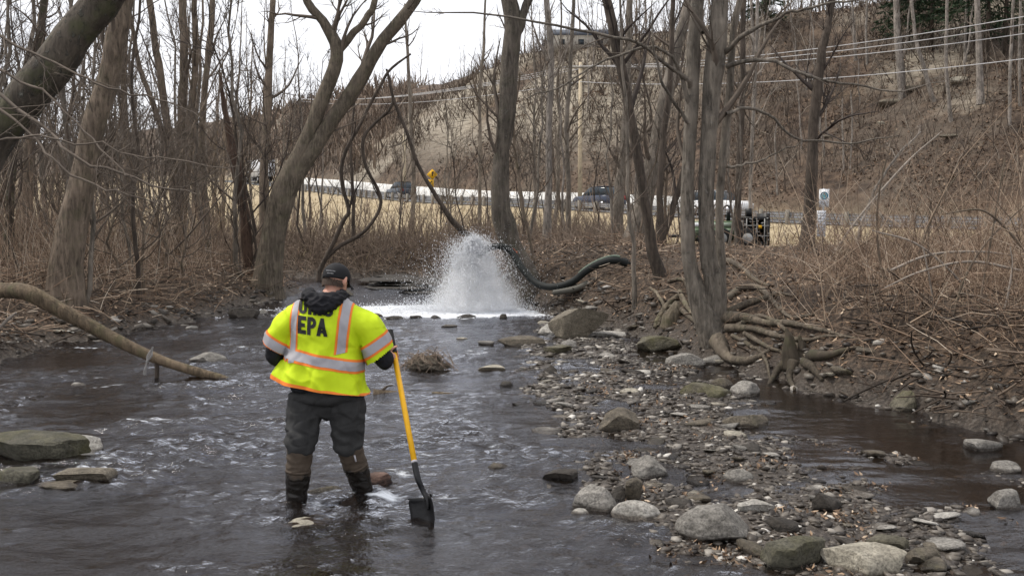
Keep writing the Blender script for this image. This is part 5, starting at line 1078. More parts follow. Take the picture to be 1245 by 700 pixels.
# yellow curve sign
p = at(524, 240, 104); g = Hs(p[0], p[1]); root = empty('curve_sign', (p[0], p[1], g), 'yellow road warning sign beyond the barrier left of the stout tree', 'road sign', None, .2)
YEL = plain('sign_yellow', (.72, .40, .015), .5, var=.04); BLK = plain('sign_black', (.015, .015, .015), .6)
zt = at(524, 214, 104)[2] - g; mb = MB(); mb.box((0, .05, zt / 2), (.09, .06, zt + .3)); mb.build('post', GALV, root)
Md = np.array([[math.cos(R(45)), 0, math.sin(R(45))], [0, 1, 0], [-math.sin(R(45)), 0, math.cos(R(45))]])
mb = MB(); mb.box((.15, 0, zt + .15), (.80, .02, .80), M=Md); pl = mb.build('sign_plate', YEL, root); mb = MB(); mb.box((.15, -.02, zt + .2), (.12, .015, .45)); mb.box((.25, -.02, zt + .38), (.25, .015, .1)); mb.build('arrow', BLK, pl)
mb = MB(); mb.box((-.02, 0, zt - .75), (.62, .02, .8)); pl = mb.build('lower_plate', YEL, root); mb = MB(); mb.box((-.02, -.02, zt - .68), (.1, .015, .4), M=Md); mb.build('chevron', BLK, pl)

# white sign on a post
Ys = 36; p = at(1000, 306, Ys); g = Hs(p[0], p[1]); root = empty('river_sign', (p[0], p[1], g), 'white sign with a round blue emblem above a lettered board on a thin post', 'sign', None, -.12)
k = mpp(Ys); zz = lambda py: at(1000, py, Ys)[2] - g; SW = plain('sign_white', (.80, .82, .84), .5, var=.03); SB_ = plain('sign_blue', (.03, .22, .33), .5); SG = plain('sign_grey', (.42, .46, .52), .5)
mb = MB(); tube1(mb, [(0, .03, -.3), (0, .03, zz(229))], .03, 8); mb.build('post', GALV, root)
def board(mb, x0, x1, y0, y1, y=-.0, th=.012): mb.box(((x0 + x1) / 2 * k, y, (zz(y0) + zz(y1)) / 2), (abs(x1 - x0) * k, th, abs(zz(y0) - zz(y1))))
mb = MB(); board(mb, -5.5, 6.5, 230, 252); up = mb.build('upper_board', SW, root)
def disc(mb, cx, cz, r0, r1, y, n=24):
    a = np.arange(n) * 2 * math.pi / n; V = [(cx + r * math.cos(t), yy, cz + r * math.sin(t)) for yy in (y, y - .006) for r in (r0, r1) for t in a]
    V = np.array(V); Q = []
    for j in range(n):
        j2 = (j + 1) % n; Q += [[2 * n + j, 2 * n + j2, 3 * n + j2, 3 * n + j], [n + j, n + j2, 3 * n + j2, 3 * n + j]]
    mb.add(V, Q)
mb = MB(); disc(mb, .5 * k, zz(238), 3.2 * k, 4.7 * k, -.009); mb.build('emblem_ring', SB_, up)
mb = MB(); disc(mb, .5 * k, zz(238), .01 * k, 2.7 * k, -.009); mb.build('emblem_disc', plain('emblem_teal', (.10, .42, .50), .5), up)
mb = MB(); rs = np.random.RandomState(2)
for r_, y in enumerate((245.5, 247.6, 249.6)):
    x = -4.5
    while x < 5: w = rs.uniform(.5, 1.5); board(mb, x, min(x + w, 5.4), y, y + 1.0, -.009, .004); x += w + .45
mb.build('lettering', SG, up).__setitem__('kind', 'stuff')
mb = MB(); board(mb, -7.5, 3, 256, 288); lo = mb.build('lower_board', plain('dull_white_board', (.60, .61, .64), .6, var=.05), root)
mb = MB()
for r_, y in enumerate(np.arange(258, 286, 3.4)):
    x = -6.5
    while x < 2: w = rs.uniform(.8, 2.2); board(mb, x, min(x + w, 2.4), y, y + 1.8, -.009, .004); x += w + .6
mb.build('lettering', SG, lo).__setitem__('kind', 'stuff')

# green pump set on a trailer
Yp = 35; c = at(893, 300, Yp); gz_ = Hs(c[0], c[1]) - .02; k = mpp(Yp); root = empty('trailer_pump', (c[0], c[1], gz_), 'olive green diesel pump set with black engine end parked on the terrace', 'pump', None, -.05)
GRN = plain('pump_green', (.13, .19, .11), .45, var=.08); BLKM = plain('black_machine', (.015, .015, .016), .45); GRY = plain('machine_grey', (.35, .35, .34), .5)
zb = lambda py: (300 - py) * k
def pb(mb, x0, x1, y0, y1, d0=-.7, d1=.7): mb.box(((x0 + x1) / 2 * k, (d0 + d1) / 2, (zb(y0) + zb(y1)) / 2), (abs(x1 - x0) * k, d1 - d0, abs(y1 - y0) * k))
mb = MB(); pb(mb, -58, 3, 267, 288); bd = mb.build('housing', GRN, root)
for i, (x0, x1) in enumerate(((-56, -38), (-36, -18), (-16, 1))):
    mb = MB(); pb(mb, x0, x1, 276, 286, -.73, -.70); o = mb.build('side_panel', GRN, root); mb = MB()
    for j in range(4): pb(mb, x0 + 2, x1 - 2, 278 + 2 * j, 278.7 + 2 * j, -.745, -.73)
    mb.build('louvre', BLKM, o)
mb = MB(); pb(mb, -56, -32, 269, 273.5, -.725, -.70); mb.build('white_label', SW, root)
mb = MB(); pb(mb, -30, -4, 269, 273.5, -.725, -.70); mb.build('pale_stripe', plain('pale_green', (.35, .42, .33), .5), root)
mb = MB(); pb(mb, -60, 38, 288, 291, -.6, .6); mb.build('trailer_frame', BLKM, root)
for x in (-36, -20, 10): 
    mb = MB(); tube1(mb, [(x * k, -.85, .36), (x * k, -.8, .36), (x * k, -.66, .36), (x * k, -.60, .36)], [.30, .36, .36, .30], 18); w_ = mb.build('wheel', TYRE, root); mb = MB(); tube1(mb, [(x * k, -.87, .36), (x * k, -.80, .36)], .18, 12); mb.build('rim', GRY, w_)
mb = MB(); pb(mb, 4, 37, 262, 266); pb(mb, 4, 9, 266, 296); pb(mb, 31, 37, 258, 298); pb(mb, 9, 31, 266, 290, -.3, .7); pb(mb, 13, 20, 252, 262, -.2, .2); eng = mb.build('engine', BLKM, root)
mb = MB()
for x in (9, 21, 30): pb(mb, x, x + .9, 264, 297, -.76, -.72)
for y in (272, 284, 296): pb(mb, 5, 36, y, y + .9, -.76, -.72)
mb.build('guard_frame', GRY, root); mb = MB(); rs = np.random.RandomState(6)
for j in range(40): x, y = rs.uniform(5, 35), rs.uniform(263, 294); s_ = rs.uniform(.6, 2.2); pb(mb, x, x + s_, y, y + rs.uniform(.4, 1.6), -.72 - rs.uniform(0, .1), -.5)
mb.build('engine_fittings', GRY, eng).__setitem__('kind', 'stuff')
mb = MB(); pb(mb, 23, 27, 272, 276, -.79, -.76); mb.build('warning_label', YEL, root); mb = MB(); pb(mb, -2, 3, 286, 292, -.8, -.7); mb.build('side_lamp', ORANGE, root)
mb = MB(); tube1(mb, [(-8 * k, 0, zb(267)), (-8 * k, 0, zb(257)), (-5 * k, 0, zb(254))], .07, 10); mb.build('exhaust', BLKM, root)
mb = MB(); tube1(mb, [(-58 * k, 0, .45), (-80 * k, 0, .42)], .05, 8); mb.build('tow_bar', BLKM, root)

# house on the ridge
g = hitground(705, 66); g = at(705, 62, 128); hz_ = Hs(g[0], g[1]); root = empty('ridge_house', (g[0], g[1], hz_ - .5), 'low grey roofed house half hidden by trees on the ridge', 'house')
mb = MB(); mb.box((0, 0, 1.6), (13, 7, 3.2)); mb.build('wall', plain('siding', (.30, .28, .25), .8), root)
mb = MB(); loft_x(mb, [(-7, [(-4, 3.2), (0, 5.2), (4, 3.2), (0, 3.15)]), (7, [(-4, 3.2), (0, 5.2), (4, 3.2), (0, 3.15)])]); mb.build('roof', plain('shingle_roof', (.09, .10, .12), .9), root); root.scale = (.6, .6, .55)
for x in (-4, 0, 4): mb = MB(); mb.box((x, -3.52, 1.7), (1.2, .06, 1.2)); mb.build('window', GLASS, root)

# ------------------------------------------------------------------ the worker
WX = (395 - 622.5) / FPX * 7.1; PO = np.array([WX, 7.1, 0.0])
def W(px, py, dep):  # photo pixel at depth dep (7.1 = worker's middle) -> local point
    return at(px, py, dep) - PO
person = empty('person', PO, 'worker in yellow safety shirt and black cap wading away with a shovel, seen from behind', 'person')
def remesh(parts, voxel, name, smooth=4, fn=None):
    mb = MB()
    for pts, rad, S in parts: tube_solid(mb, pts, rad, S)
    tmp = ob('tmp', mb.mesh('tmp')); bm = bmesh.new(); bm.from_mesh(tmp.data); bmesh.ops.recalc_face_normals(bm, faces=bm.faces); bm.to_mesh(tmp.data); bm.free()
    r = tmp.modifiers.new('r', 'REMESH'); r.mode = 'VOXEL'; r.voxel_size = voxel
    s = tmp.modifiers.new('s', 'SMOOTH'); s.factor = .5; s.iterations = smooth
    dg = bpy.context.evaluated_depsgraph_get(); me = bpy.data.meshes.new_from_object(tmp.evaluated_get(dg)); me.name = name
    tm = tmp.data; bpy.data.objects.remove(tmp); bpy.data.meshes.remove(tm)
    if fn:
        n = len(me.vertices); co = np.empty(n * 3, np.float32); me.vertices.foreach_get('co', co); co = co.reshape(-1, 3); no = np.empty(n * 3, np.float32); me.vertices.foreach_get('normal', no)
        me.vertices.foreach_set('co', fn(co.astype(float), no.reshape(-1, 3).astype(float)).astype(np.float32).ravel()); me.update()
    me.polygons.foreach_set('use_smooth', np.ones(len(me.polygons), bool)); return me
def tube_solid(mb, pts, rad, S=20):
    """rad rows: r or (rx, ry) for the two cross axes; closed round ends"""
    P = np.asarray(pts, float); rd = np.array([(r, r) if not hasattr(r, '__len__') else r for r in rad], float)
    if len(P) == 1: P = np.vstack([P[0] - [0, 0, 1e-3], P[0] + [0, 0, 1e-3]]); rd = np.vstack([rd[0], rd[0]])
    X = spline(np.hstack([P, rd]), max(len(P) * 5, 6)) if len(P) > 2 else np.hstack([P, rd])
    P, rd = X[:, :3], X[:, 3:]
    t0, t1 = norm(P[0] - P[1]), norm(P[-1] - P[-2]); r0, r1 = rd[0].mean(), rd[-1].mean(); n = 5; a = np.linspace(0, math.pi / 2, n)
    Ph = [P[0] + t0 * r0 * math.cos(q) for q in a[:-1]]; Rh = [rd[0] * max(math.sin(q), .02) for q in a[:-1]]
    Pt = [P[-1] + t1 * r1 * math.cos(q) for q in a[:-1][::-1]]; Rt = [rd[-1] * max(math.sin(q), .02) for q in a[:-1][::-1]]
    P = np.vstack([Ph, P, Pt]); rd = np.vstack([Rh, rd, Rt]); K = len(P)
    T = np.empty_like(P); T[1:-1] = P[2:] - P[:-2]; T[0] = P[1] - P[0]; T[-1] = P[-1] - P[-2]; T = norm(T)
    ax = norm(P[-1] - P[0]); ref = np.array([1., 0, 0]) if abs(ax[0]) < .75 else np.array([0, 0, 1.])
    U = norm(ref - (T @ ref)[:, None] * T); Wv = np.cross(T, U); an = np.arange(S) * 2 * math.pi / S
    V = P[:, None] + U[:, None] * (np.cos(an)[None, :, None] * rd[:, 0, None, None]) + Wv[:, None] * (np.sin(an)[None, :, None] * rd[:, 1, None, None])
    Q = [[i * S + j, i * S + (j + 1) % S, (i + 1) * S + (j + 1) % S, (i + 1) * S + j] for i in range(K - 1) for j in range(S)]
    b = K * S; V = np.vstack([V.reshape(-1, 3), P[:1], P[-1:]])
    Tt = [[b, (j + 1) % S, j] for j in range(S)] + [[b + 1, (K - 1) * S + j, (K - 1) * S + (j + 1) % S] for j in range(S)]; mb.add(V, Q, Tt)
def fold(freq=(9, 9, 5), amp=.010, seed=0.0, dirv=None, extra=None):
    def f(co, no):
        n = 1 - np.abs(pn(co[:, 0] * freq[0] + seed, co[:, 1] * freq[1] + seed, co[:, 2] * freq[2])) * 2.2; n2 = pn(co[:, 0] * 22, co[:, 1] * 22, co[:, 2] * 16 + seed)
        d = amp * n + amp * .35 * n2 - amp * .35 * np.exp(-(pn(co[:, 0] * freq[0] * .9 + 5, co[:, 1] * freq[1] * .9, co[:, 2] * freq[2] * 1.3 + seed) / .07) ** 2)
        if extra: d = d + extra(co)
        return co + no * d[:, None]
    return f
# pose
SH_L, SH_R = np.array([-.185, -.01, 1.355]), np.array([.205, -.01, 1.335]); EL_L, EL_R = np.array([-.375, .02, 1.055]), np.array([.405, .0, 1.035])
HEAD = np.array([.065, .075, 1.585]); NECK = np.array([.015, .0, 1.44])
hand = W(481, 437, 7.25); grip_top = W(474, 402, 7.33); ferr = W(504, 562, 6.68); blade_tip = W(521, 642, 6.47); blade_top = W(520, 604, 6.55)
shaft = norm(grip_top - ferr); WR_R = hand + np.array([-.055, -.045, -.005]); WR_L = np.array([-.27, .24, .93])
body_parts = [([NECK + [0, 0, -.12], NECK, HEAD + [0, -.01, -.05]], [.075, .062, .06], 18), ([HEAD + [0, 0, -.035], HEAD + [0, 0, .02]], [(.078, .092), (.08, .098)], 22),
              ([[0, 0, 1.36], [0, .01, 1.2], [0, .02, 1.0], [0, 0, .92], [0, 0, .86]], [(.16, .08), (.17, .11), (.18, .13), (.19, .14), (.18, .13)], 24),
              ([SH_L, (SH_L + EL_L) / 2, EL_L, (EL_L + WR_L) / 2, WR_L], [.062, .055, .045, .040, .030], 14), ([SH_R, (SH_R + EL_R) / 2, EL_R, (EL_R + WR_R) / 2, WR_R], [.062, .055, .045, .040, .030], 14)]
HL, HR = np.array([-.135, 0, .72]), np.array([.13, .01, .72]); KL, KR = W(365, 547, 7.02), W(424, 546, 7.12); AL, AR = W(359, 612, 7.02), W(441, 598, 7.22)
AL = AL + [0, 0, -.08]; AR = AR + [.03, .02, -.08]
for h_, k_, a_ in ((HL, KL, AL), (HR, KR, AR)): body_parts.append(([h_, (h_ + k_) / 2, k_, (k_ + a_) / 2, a_], [.10, .085, .06, .055, .04], 16))
# face
yaw = -R(28); fd = np.array([-math.sin(yaw) * .0 + math.sin(R(28)), math.cos(R(28)), -.30]); fd = norm(fd); rt = norm(np.cross(fd, [0, 0, 1])); upv = np.cross(rt, fd)
hd = lambda a, b, c: HEAD + rt * a + fd * b + upv * c
body_parts += [([hd(0, .07, -.03), hd(0, .085, -.085)], [(.045, .04), (.03, .03)], 14), ([hd(0, .09, .0), hd(0, .108, -.028)], [.011, .015], 10), ([hd(-.03, .085, -.062), hd(.03, .085, -.062)], [.010, .010], 8)]
for s in (-1, 1): body_parts += [([hd(s * .088, -.005, .015), hd(s * .092, -.012, -.02), hd(s * .086, -.0, -.042)], [.013, .014, .009], 10)]
# right hand closed round the shaft, left hand relaxed
pa = norm(np.cross(shaft, [0, 1, 0])); pb_ = np.cross(shaft, pa)      # pa ~ sideways, pb_ ~ depth
ax_pt = lambda t: ferr + shaft * np.dot(hand - ferr, shaft) + shaft * t
body_parts.append(([WR_R, ax_pt(-.012) - pa * .0 + (WR_R - hand) * .45, ax_pt(.0) + norm(WR_R - hand) * .036], [.028, (.036, .026), (.040, .02)], 14))
a0 = math.atan2(np.dot(norm(WR_R - hand), pb_), np.dot(norm(WR_R - hand), pa))
for i, (dz, ln) in enumerate(((.034, 3.5), (.012, 3.8), (-.010, 3.6), (-.031, 3.1))):
    an = [a0 - .15 - ln * u for u in (0, .25, .5, .75, 1)]; body_parts.append(([ax_pt(dz) + (pa * math.cos(q) + pb_ * math.sin(q)) * (.031 - .001 * j) for j, q in enumerate(an)], [.0105, .0102, .0098, .009, .0075], 10))
an = [a0 + .1 + 2.3 * u for u in (0, .35, .7, 1)]; body_parts.append(([ax_pt(.030 + .012 * j) + (pa * math.cos(q) + pb_ * math.sin(q)) * .031 for j, q in enumerate(an)], [.013, .012, .011, .009], 10))
dl = norm(WR_L - EL_L); body_parts.append(([WR_L, WR_L + dl * .05, WR_L + dl * .085], [.026, (.026, .038), (.018, .038)], 12))
for i, (o_, ln) in enumerate(((-.03, .062), (-.010, .072), (.010, .068), (.029, .052))):
    q = WR_L + dl * .085 + np.array([0, 0, 1.]) * o_; body_parts.append(([q, q + dl * ln * .45 + [.008, 0, -.006], q + dl * ln * .75 + [.024, 0, -.012], q + dl * ln * .85 + [.04, 0, -.014]], [.0098, .009, .0085, .0072], 8))
q = WR_L + dl * .02 + np.array([.01, 0, .025]); body_parts.append(([q, q + dl * .03 + [.02, 0, .02], q + dl * .06 + [.028, 0, .02]], [.012, .011, .009], 8))
def skin_mat():
    m, t, b = mat('skin'); n = noise(t, coords(t), 14, 5); t.links.new(ramp(t, n, [(.3, (.42, .20, .14)), (.7, (.60, .34, .25))]), b.inputs['Base Color']); b.inputs['Roughness'].default_value = .5; b.inputs['Subsurface Weight'].default_value = .08; return m
body = ob('body', remesh(body_parts, .0075, 'body', 3), skin_mat(), person)
mb = MB()
for s in (-1, 1): V, F = ICO[2]; mb.add(V * .012 + hd(s * .032, .082, -.004), None, F)
mb.build('eye', plain('eye_white', (.7, .7, .7), .2), person)

def cloth(name, c, rough=.85, sc=260, var=.2, bm=.25):
    m, t, b = mat(name); v = coords(t); n = noise(t, v, 7, 6); n2 = noise(t, v, sc, 2)
    t.links.new(ramp(t, n, [(.3, tuple(x * (1 - var) for x in c)), (.7, tuple(min(1, x * (1 + var * .6)) for x in c))]), b.inputs['Base Color']); b.inputs['Roughness'].default_value = rough; bump(t, b, n2, bm, .002); return m
HIVIS = cloth('high_visibility_yellow', (.56, .72, .01), .7, var=.10); b = HIVIS.node_tree.nodes['Principled BSDF']; b.inputs['Emission Color'].default_value = (.5, .8, .0, 1); b.inputs['Emission Strength'].default_value = 0.0
BLACKC = cloth('black_sweatshirt', (.012, .012, .015)); PANTS = cloth('charcoal_trousers', (.036, .036, .036), var=.35); CAPM = cloth('black_cap', (.012, .012, .014), .8)
ORTAPE = cloth('orange_tape', (.85, .22, .03), .6, var=.05); SILV = cloth('silver_tape', (.36, .35, .37), .45, var=.06)
# sweatshirt: sleeves, waist and the hood lying on the shoulders
sleeves = [([SH_R + [-.03, 0, -.035], (SH_R + EL_R) / 2, EL_R, (EL_R * .5 + WR_R * .5) + [0, 0, -.012], WR_R + (EL_R - WR_R) * .10], [.070, .066, .068, .060, .040], 18), ([SH_L + [.03, 0, -.035], (SH_L + EL_L) / 2, EL_L, (EL_L + WR_L) / 2, WR_L + (EL_L - WR_L) * .08], [.070, .064, .062, .055, .040], 18),
           ([[0, .02, 1.18], [0, .02, 1.10], [0, .02, 1.02], [-.015, .01, .92], [-.02, 0, .80], [-.02, 0, .77]], [(.10, .08), (.15, .10), (.18, .13), (.20, .14), (.232, .155), (.15, .1)], 28), ([[-.07, 0, 1.42], [0, -.01, 1.43], [.09, 0, 1.42]], [.05, .075, .05], 14)]
ob('sweatshirt', remesh(sleeves, .009, 'sweatshirt', 4, fold((12, 12, 10), .008, 3)), BLACKC, person)
hood = [([[-.115, .02, 1.49], [-.10, -.075, 1.475], [-.045, -.125, 1.455], [.03, -.13, 1.45], [.095, -.09, 1.46], [.125, .01, 1.48]], [.038, .045, .05, .05, .045, .038], 16),
        ([[-.085, -.10, 1.445], [-.035, -.14, 1.42], [.02, -.145, 1.41], [.08, -.11, 1.435]], [.045, .05, .05, .045], 16),
        ([[-.03, -.14, 1.405], [.01, -.145, 1.395], [.05, -.14, 1.405]], [.035, .04, .035], 14), ([[-.10, .03, 1.44], [-.02, .05, 1.41], [.08, .05, 1.43]], [.05, .05, .05], 12)]
ob('hood', remesh(hood, .007, 'hood', 4, fold((16, 16, 26), .012, 7)), BLACKC, person)
# yellow shirt
def shear(co): 
    k = np.clip((1.25 - co[:, 2]) / .5, 0, 1); co = co.copy(); co[:, 2] -= (co[:, 0] - .0) * .20 * k; return co
def vest_fn(co, no):
    z = co[:, 2]; low = np.clip((1.22 - z) / .45, 0, 1); an = np.arctan2(co[:, 1], co[:, 0] + .03); arm = np.clip((np.abs(co[:, 0]) - .26) / .05, 0, 1) * (z > 1.0)
    d = .012 * low + .018 * low * np.sin(an * 7 + 2.2 * pn(co[:, 0] * 3, co[:, 1] * 3, z * 2)) * (1 - arm) + .013 * (1 - np.abs(pn(co[:, 0] * 6 + z * 3, co[:, 1] * 6, z * 5 + 3)) * 2.2) - .005 * np.exp(-(pn(co[:, 0] * 5 + z * 2, co[:, 1] * 5, z * 4) / .10) ** 2) * (z < 1.25) + .003 * pn(co[:, 0] * 26, co[:, 1] * 26, z * 16)
    return shear(co + no * d[:, None])
CU_R, CU_L = np.array([.385, .005, 1.075]), np.array([-.362, .015, 1.085])
vest = [([[.010, -.0, 1.405], [.010, -.01, 1.392], [.005, -.01, 1.30], [.0, 0, 1.15], [-.015, 0, 1.0], [-.028, 0, .90], [-.035, 0, .83], [-.035, 0, .80]], [(.12, .07), (.205, .11), (.255, .155), (.255, .175), (.275, .195), (.30, .21), (.33, .222), (.335, .225)], 40),
        ([SH_R + [-.06, 0, .0], (SH_R + CU_R) / 2 + [.02, 0, .025], CU_R], [(.10, .10), .104, .104], 22), ([SH_L + [.06, 0, .0], (SH_L + CU_L) / 2 + [-.016, 0, .022], CU_L], [(.10, .10), .100, .096], 22)]
vme = remesh(vest, .0085, 'safety_shirt', 3)
bm = bmesh.new(); bm.from_mesh(vme)
def clip(bm, p, n): g = bm.verts[:] + bm.edges[:] + bm.faces[:]; return bmesh.ops.bisect_plane(bm, geom=g, plane_co=p, plane_no=n, clear_outer=True)['geom_cut']
AXR, AXL = norm(CU_R - SH_R), norm(CU_L - SH_L)
clip(bm, Vector((0, 0, .815)), Vector((0, 0, -1)))      # open hem
for cu, ax in ((CU_R, AXR), (CU_L, AXL)):   # open cuffs
    rm = [f for f in bm.faces if (np.dot(np.array(f.calc_center_median()) - cu, ax) > .004 and np.linalg.norm(np.array(f.calc_center_median()) - cu) < .122)]; bmesh.ops.delete(bm, geom=rm, context='FACES')
bm.to_mesh(vme); n = len(vme.vertices); co = np.empty(n * 3, np.float32); vme.vertices.foreach_get('co', co); no = np.empty(n * 3, np.float32); vme.vertices.foreach_get('normal', no)
co = co.reshape(-1, 3).astype(float); base_co = co.copy(); no = no.reshape(-1, 3).astype(float); co = vest_fn(co, no)
vme.vertices.foreach_set('co', co.astype(np.float32).ravel()); vme.update(); bm.free()
vest_o = ob('safety_shirt', vme, HIVIS, person)
# tapes: pieces of the shirt surface cut out between planes and laid over it
def tape(name, m, lift, keeps, parent):
    b2 = bmesh.new(); b2.from_mesh(vme); vs = b2.verts[:]; bmesh.ops.recalc_face_normals(b2, faces=b2.faces)
    for p, n_ in keeps: clip(b2, Vector(p), Vector(n_))
    b2.normal_update(); mvs = [(v, v.co + v.normal * lift) for v in b2.verts]
    for v, c in mvs: v.co = c
    me = bpy.data.meshes.new(name); b2.to_mesh(me); b2.free(); me.polygons.foreach_set('use_smooth', np.ones(len(me.polygons), bool)); return ob(name, me, m, parent)
bn = norm(np.array([.20, 0, 1.0]))
def band(z, half, xr=(-.40, .40)):  # horizontal band that follows the slanting hem
    c = np.array([0, 0, z]); k = [(c + bn * half, bn), (c - bn * half, -bn)]
    return k
torso_r = [((.30, 0, 1.0), norm(np.array([1, 0, .25]))), ((-.315, 0, 1.0), norm(np.array([-1, 0, .25])))]
for hw, m_, l_, nm in ((.048, ORTAPE, .0030, 'orange_border'), (.031, SILV, .0055, 'reflective_tape')):
    tape(nm, m_, l_, band(1.025, hw) + torso_r, vest_o)
    # shoulder stripes
    for x0, x1 in (((.165), (.128)), ((-.195), (-.212))):
        top, bot = np.array([x0, 0, 1.40]), np.array([x1, 0, 1.06]); d = norm(top - bot); s_ = np.array([d[2], 0, -d[0]]); w_ = hw * (.92 if x0 > 0 else .70)
        tape(nm, m_, l_ - .0006, [(top + s_ * w_, s_), (top - s_ * w_, -s_), ((0, 0, 1.055), (.18, 0, -1)), ((0, .20, 0), (0, 1, 0))], vest_o)
    for cu, ax in ((CU_R, AXR), (CU_L, AXL)):
        c0 = cu - ax * .052; k = [(c0 + ax * hw, ax), (c0 - ax * hw, -ax)]; side = np.sign(cu[0]); 
        inner = cu * np.array([1, 1, 1]) - np.array([side * .125, 0, 0]); k.append((inner, norm(np.array([-side, 0, -.35]))))
        tape(nm, m_, l_, k, vest_o)
hn = norm(np.array([.20, 0, 1.0])); tape('hem_trim', ORTAPE, .003, [((0, 0, .835), hn)], vest_o)
# lettering laid on the back
dep = bpy.context.evaluated_depsgraph_get(); bvh = BVHTree.FromPolygons([tuple(c) for c in co], [tuple(p.vertices) for p in vme.polygons])
def L_E(u, v): return (u < .42) | (v < .22) | (v > .78) | ((abs(v - .5) < .11) & (u < .88))
def L_P(u, v): return (u < .40) | ((v > .38) & (np.hypot((u - .45) / .55, (v - .69) / .31) < 1) & ~((np.hypot((u - .45) / .20, (v - .69) / .10) < 1))) | ((v > .38) & (u < .45) & ~((u > .40) & (abs(v - .69) < .10)))
def L_A(u, v): return (((np.abs(u - .5) < .5 - .36 * v) & (np.abs(u - .5) > .14 - .36 * v)) & (v > -1) & ((np.abs(u - .5) > .5 - .36 * v - .34))) | ((np.abs(v - .25) < .09) & (np.abs(u - .5) < .3))
def L_O(u, v): return (np.hypot((u - .5) / .5, (np.maximum(np.abs(v - .5) - .22, 0)) / .28) < 1) & ~(np.hypot((u - .5) / .14, (np.maximum(np.abs(v - .5) - .22, 0)) / .10) < 1)
def L_H(u, v): return (u < .38) | (u > .62) | (np.abs(v - .5) < .1)
def L_I(u, v): return u > -1
def letter(f, x0, x1, z0, z1, name):
    nx, nz = max(int((x1 - x0) / .0026), 4), max(int((z1 - z0) / .0026), 4); us, vs = np.linspace(0, 1, nx + 1), np.linspace(0, 1, nz + 1); V, Q, idx = [], [], {}
    def vert(i, j):
        if (i, j) not in idx:
            x, z = x0 + us[i] * (x1 - x0), z0 + vs[j] * (z1 - z0); z -= (x) * .10
            h = bvh.ray_cast(Vector((x, -1, z)), Vector((0, 1, 0)))[0]; idx[i, j] = len(V); V.append((x, (h.y if h else -.15) - .0065, z))
        return idx[i, j]
    for i in range(nx):
        for j in range(nz):
            if f(np.array((us[i] + us[i + 1]) / 2), np.array((vs[j] + vs[j + 1]) / 2)): Q.append([vert(i, j), vert(i + 1, j), vert(i + 1, j + 1), vert(i, j + 1)])
    ob(name, mkmesh(name, V, Q, None, True), BLK, vest_o)
for f, x0, x1 in ((L_E, -.172, -.108), (L_P, -.099, -.034), (L_A, -.032, .046)): letter(f, x0, x1, 1.205, 1.330, 'letter')
for f, x0, x1 in ((L_O, -.172, -.108), (L_H, -.098, -.036), (L_I, -.026, .002), (L_O, .014, .080)): letter(f, x0, x1, 1.345, 1.455, 'letter')
# trousers and boots
ANK = lambda a_: a_
legs = [([[-.015, 0, .89], [-.015, 0, .85], [-.0, 0, .80], [0, 0, .74], [0, 0, .70]], [(.12, .08), (.18, .13), (.232, .16), (.258, .172), (.13, .10)], 30)]
for h_, k_, side in ((HL, KL, -1), (HR, KR, 1)):
    sh = np.array([side * .015, 0, 0]); legs.append(([h_ + sh + [0, 0, -.05], h_ * .55 + k_ * .45 + sh * .6, h_ * .25 + k_ * .75, k_ + [0, 0, .09], k_ + [0, 0, .035]], [(.128, .14), (.114, .122), (.104, .108), (.102, .104), (.098, .098)], 24))
def pant_x(co): k = np.clip((.62 - co[:, 2]) / .25, 0, 1); return .007 * k * np.sin(co[:, 2] * 80 + co[:, 0] * 30 + 3 * pn(co[:, 0] * 5, co[:, 1] * 5, co[:, 2] * 4)) * (.5 + pn(co[:, 0] * 6, co[:, 1] * 6, 1))
ob('trousers', remesh(legs, .009, 'trousers', 3, fold((7, 7, 9), .015, 5, None, pant_x)), PANTS, person)
def boot_mat():
    m, t, b = mat('muddy_rubber_boot'); n = noise(t, coords(t), 9, 6); g = t.nodes.new('ShaderNodeSeparateXYZ'); t.links.new(worldpos(t), g.inputs[0]); ad = N(t, 'ShaderNodeMath', operation='MULTIPLY_ADD'); t.links.new(n, ad.inputs[0]); ad.inputs[1].default_value = .16; t.links.new(g.outputs[2], ad.inputs[2])
    w = ramp(t, ad.outputs[0], [(.27, (0, 0, 0)), (.30, (1, 1, 1))]); t.links.new(mixc(t, w, (.014, .012, .010), (.065, .048, .034)), b.inputs['Base Color']); t.links.new(ramp(t, w, [(0, (.18,) * 3), (1, (.7,) * 3)]), b.inputs['Roughness']); bump(t, b, n, .3, .01); return m
BOOT = boot_mat()
for k_, a_, yw in ((KL, AL, -.1), (KR, AR, .25)):
    top = k_ + np.array([0, 0, .03]); f_ = np.array([math.sin(yw), math.cos(yw), 0])
    parts = [([top, top * .6 + a_ * .4, top * .25 + a_ * .75, a_], [.092, .086, .072, .066], 22), ([a_ + [0, 0, -.02] - f_ * .03, a_ + f_ * .07 + [0, 0, -.035], a_ + f_ * .17 + [0, 0, -.05]], [(.052, .055), (.05, .045), (.046, .032)], 16)]
    o = ob('boot', remesh(parts, .008, 'boot', 3, fold((10, 10, 22), .006, 2)), BOOT, person)
    mb = MB(); t_ = norm(top - a_); q = top * .62 + a_ * .38; tube1(mb, [q, q + t_ * .022], .092, 22); mb.build('strap', BOOT, o, smooth=True)
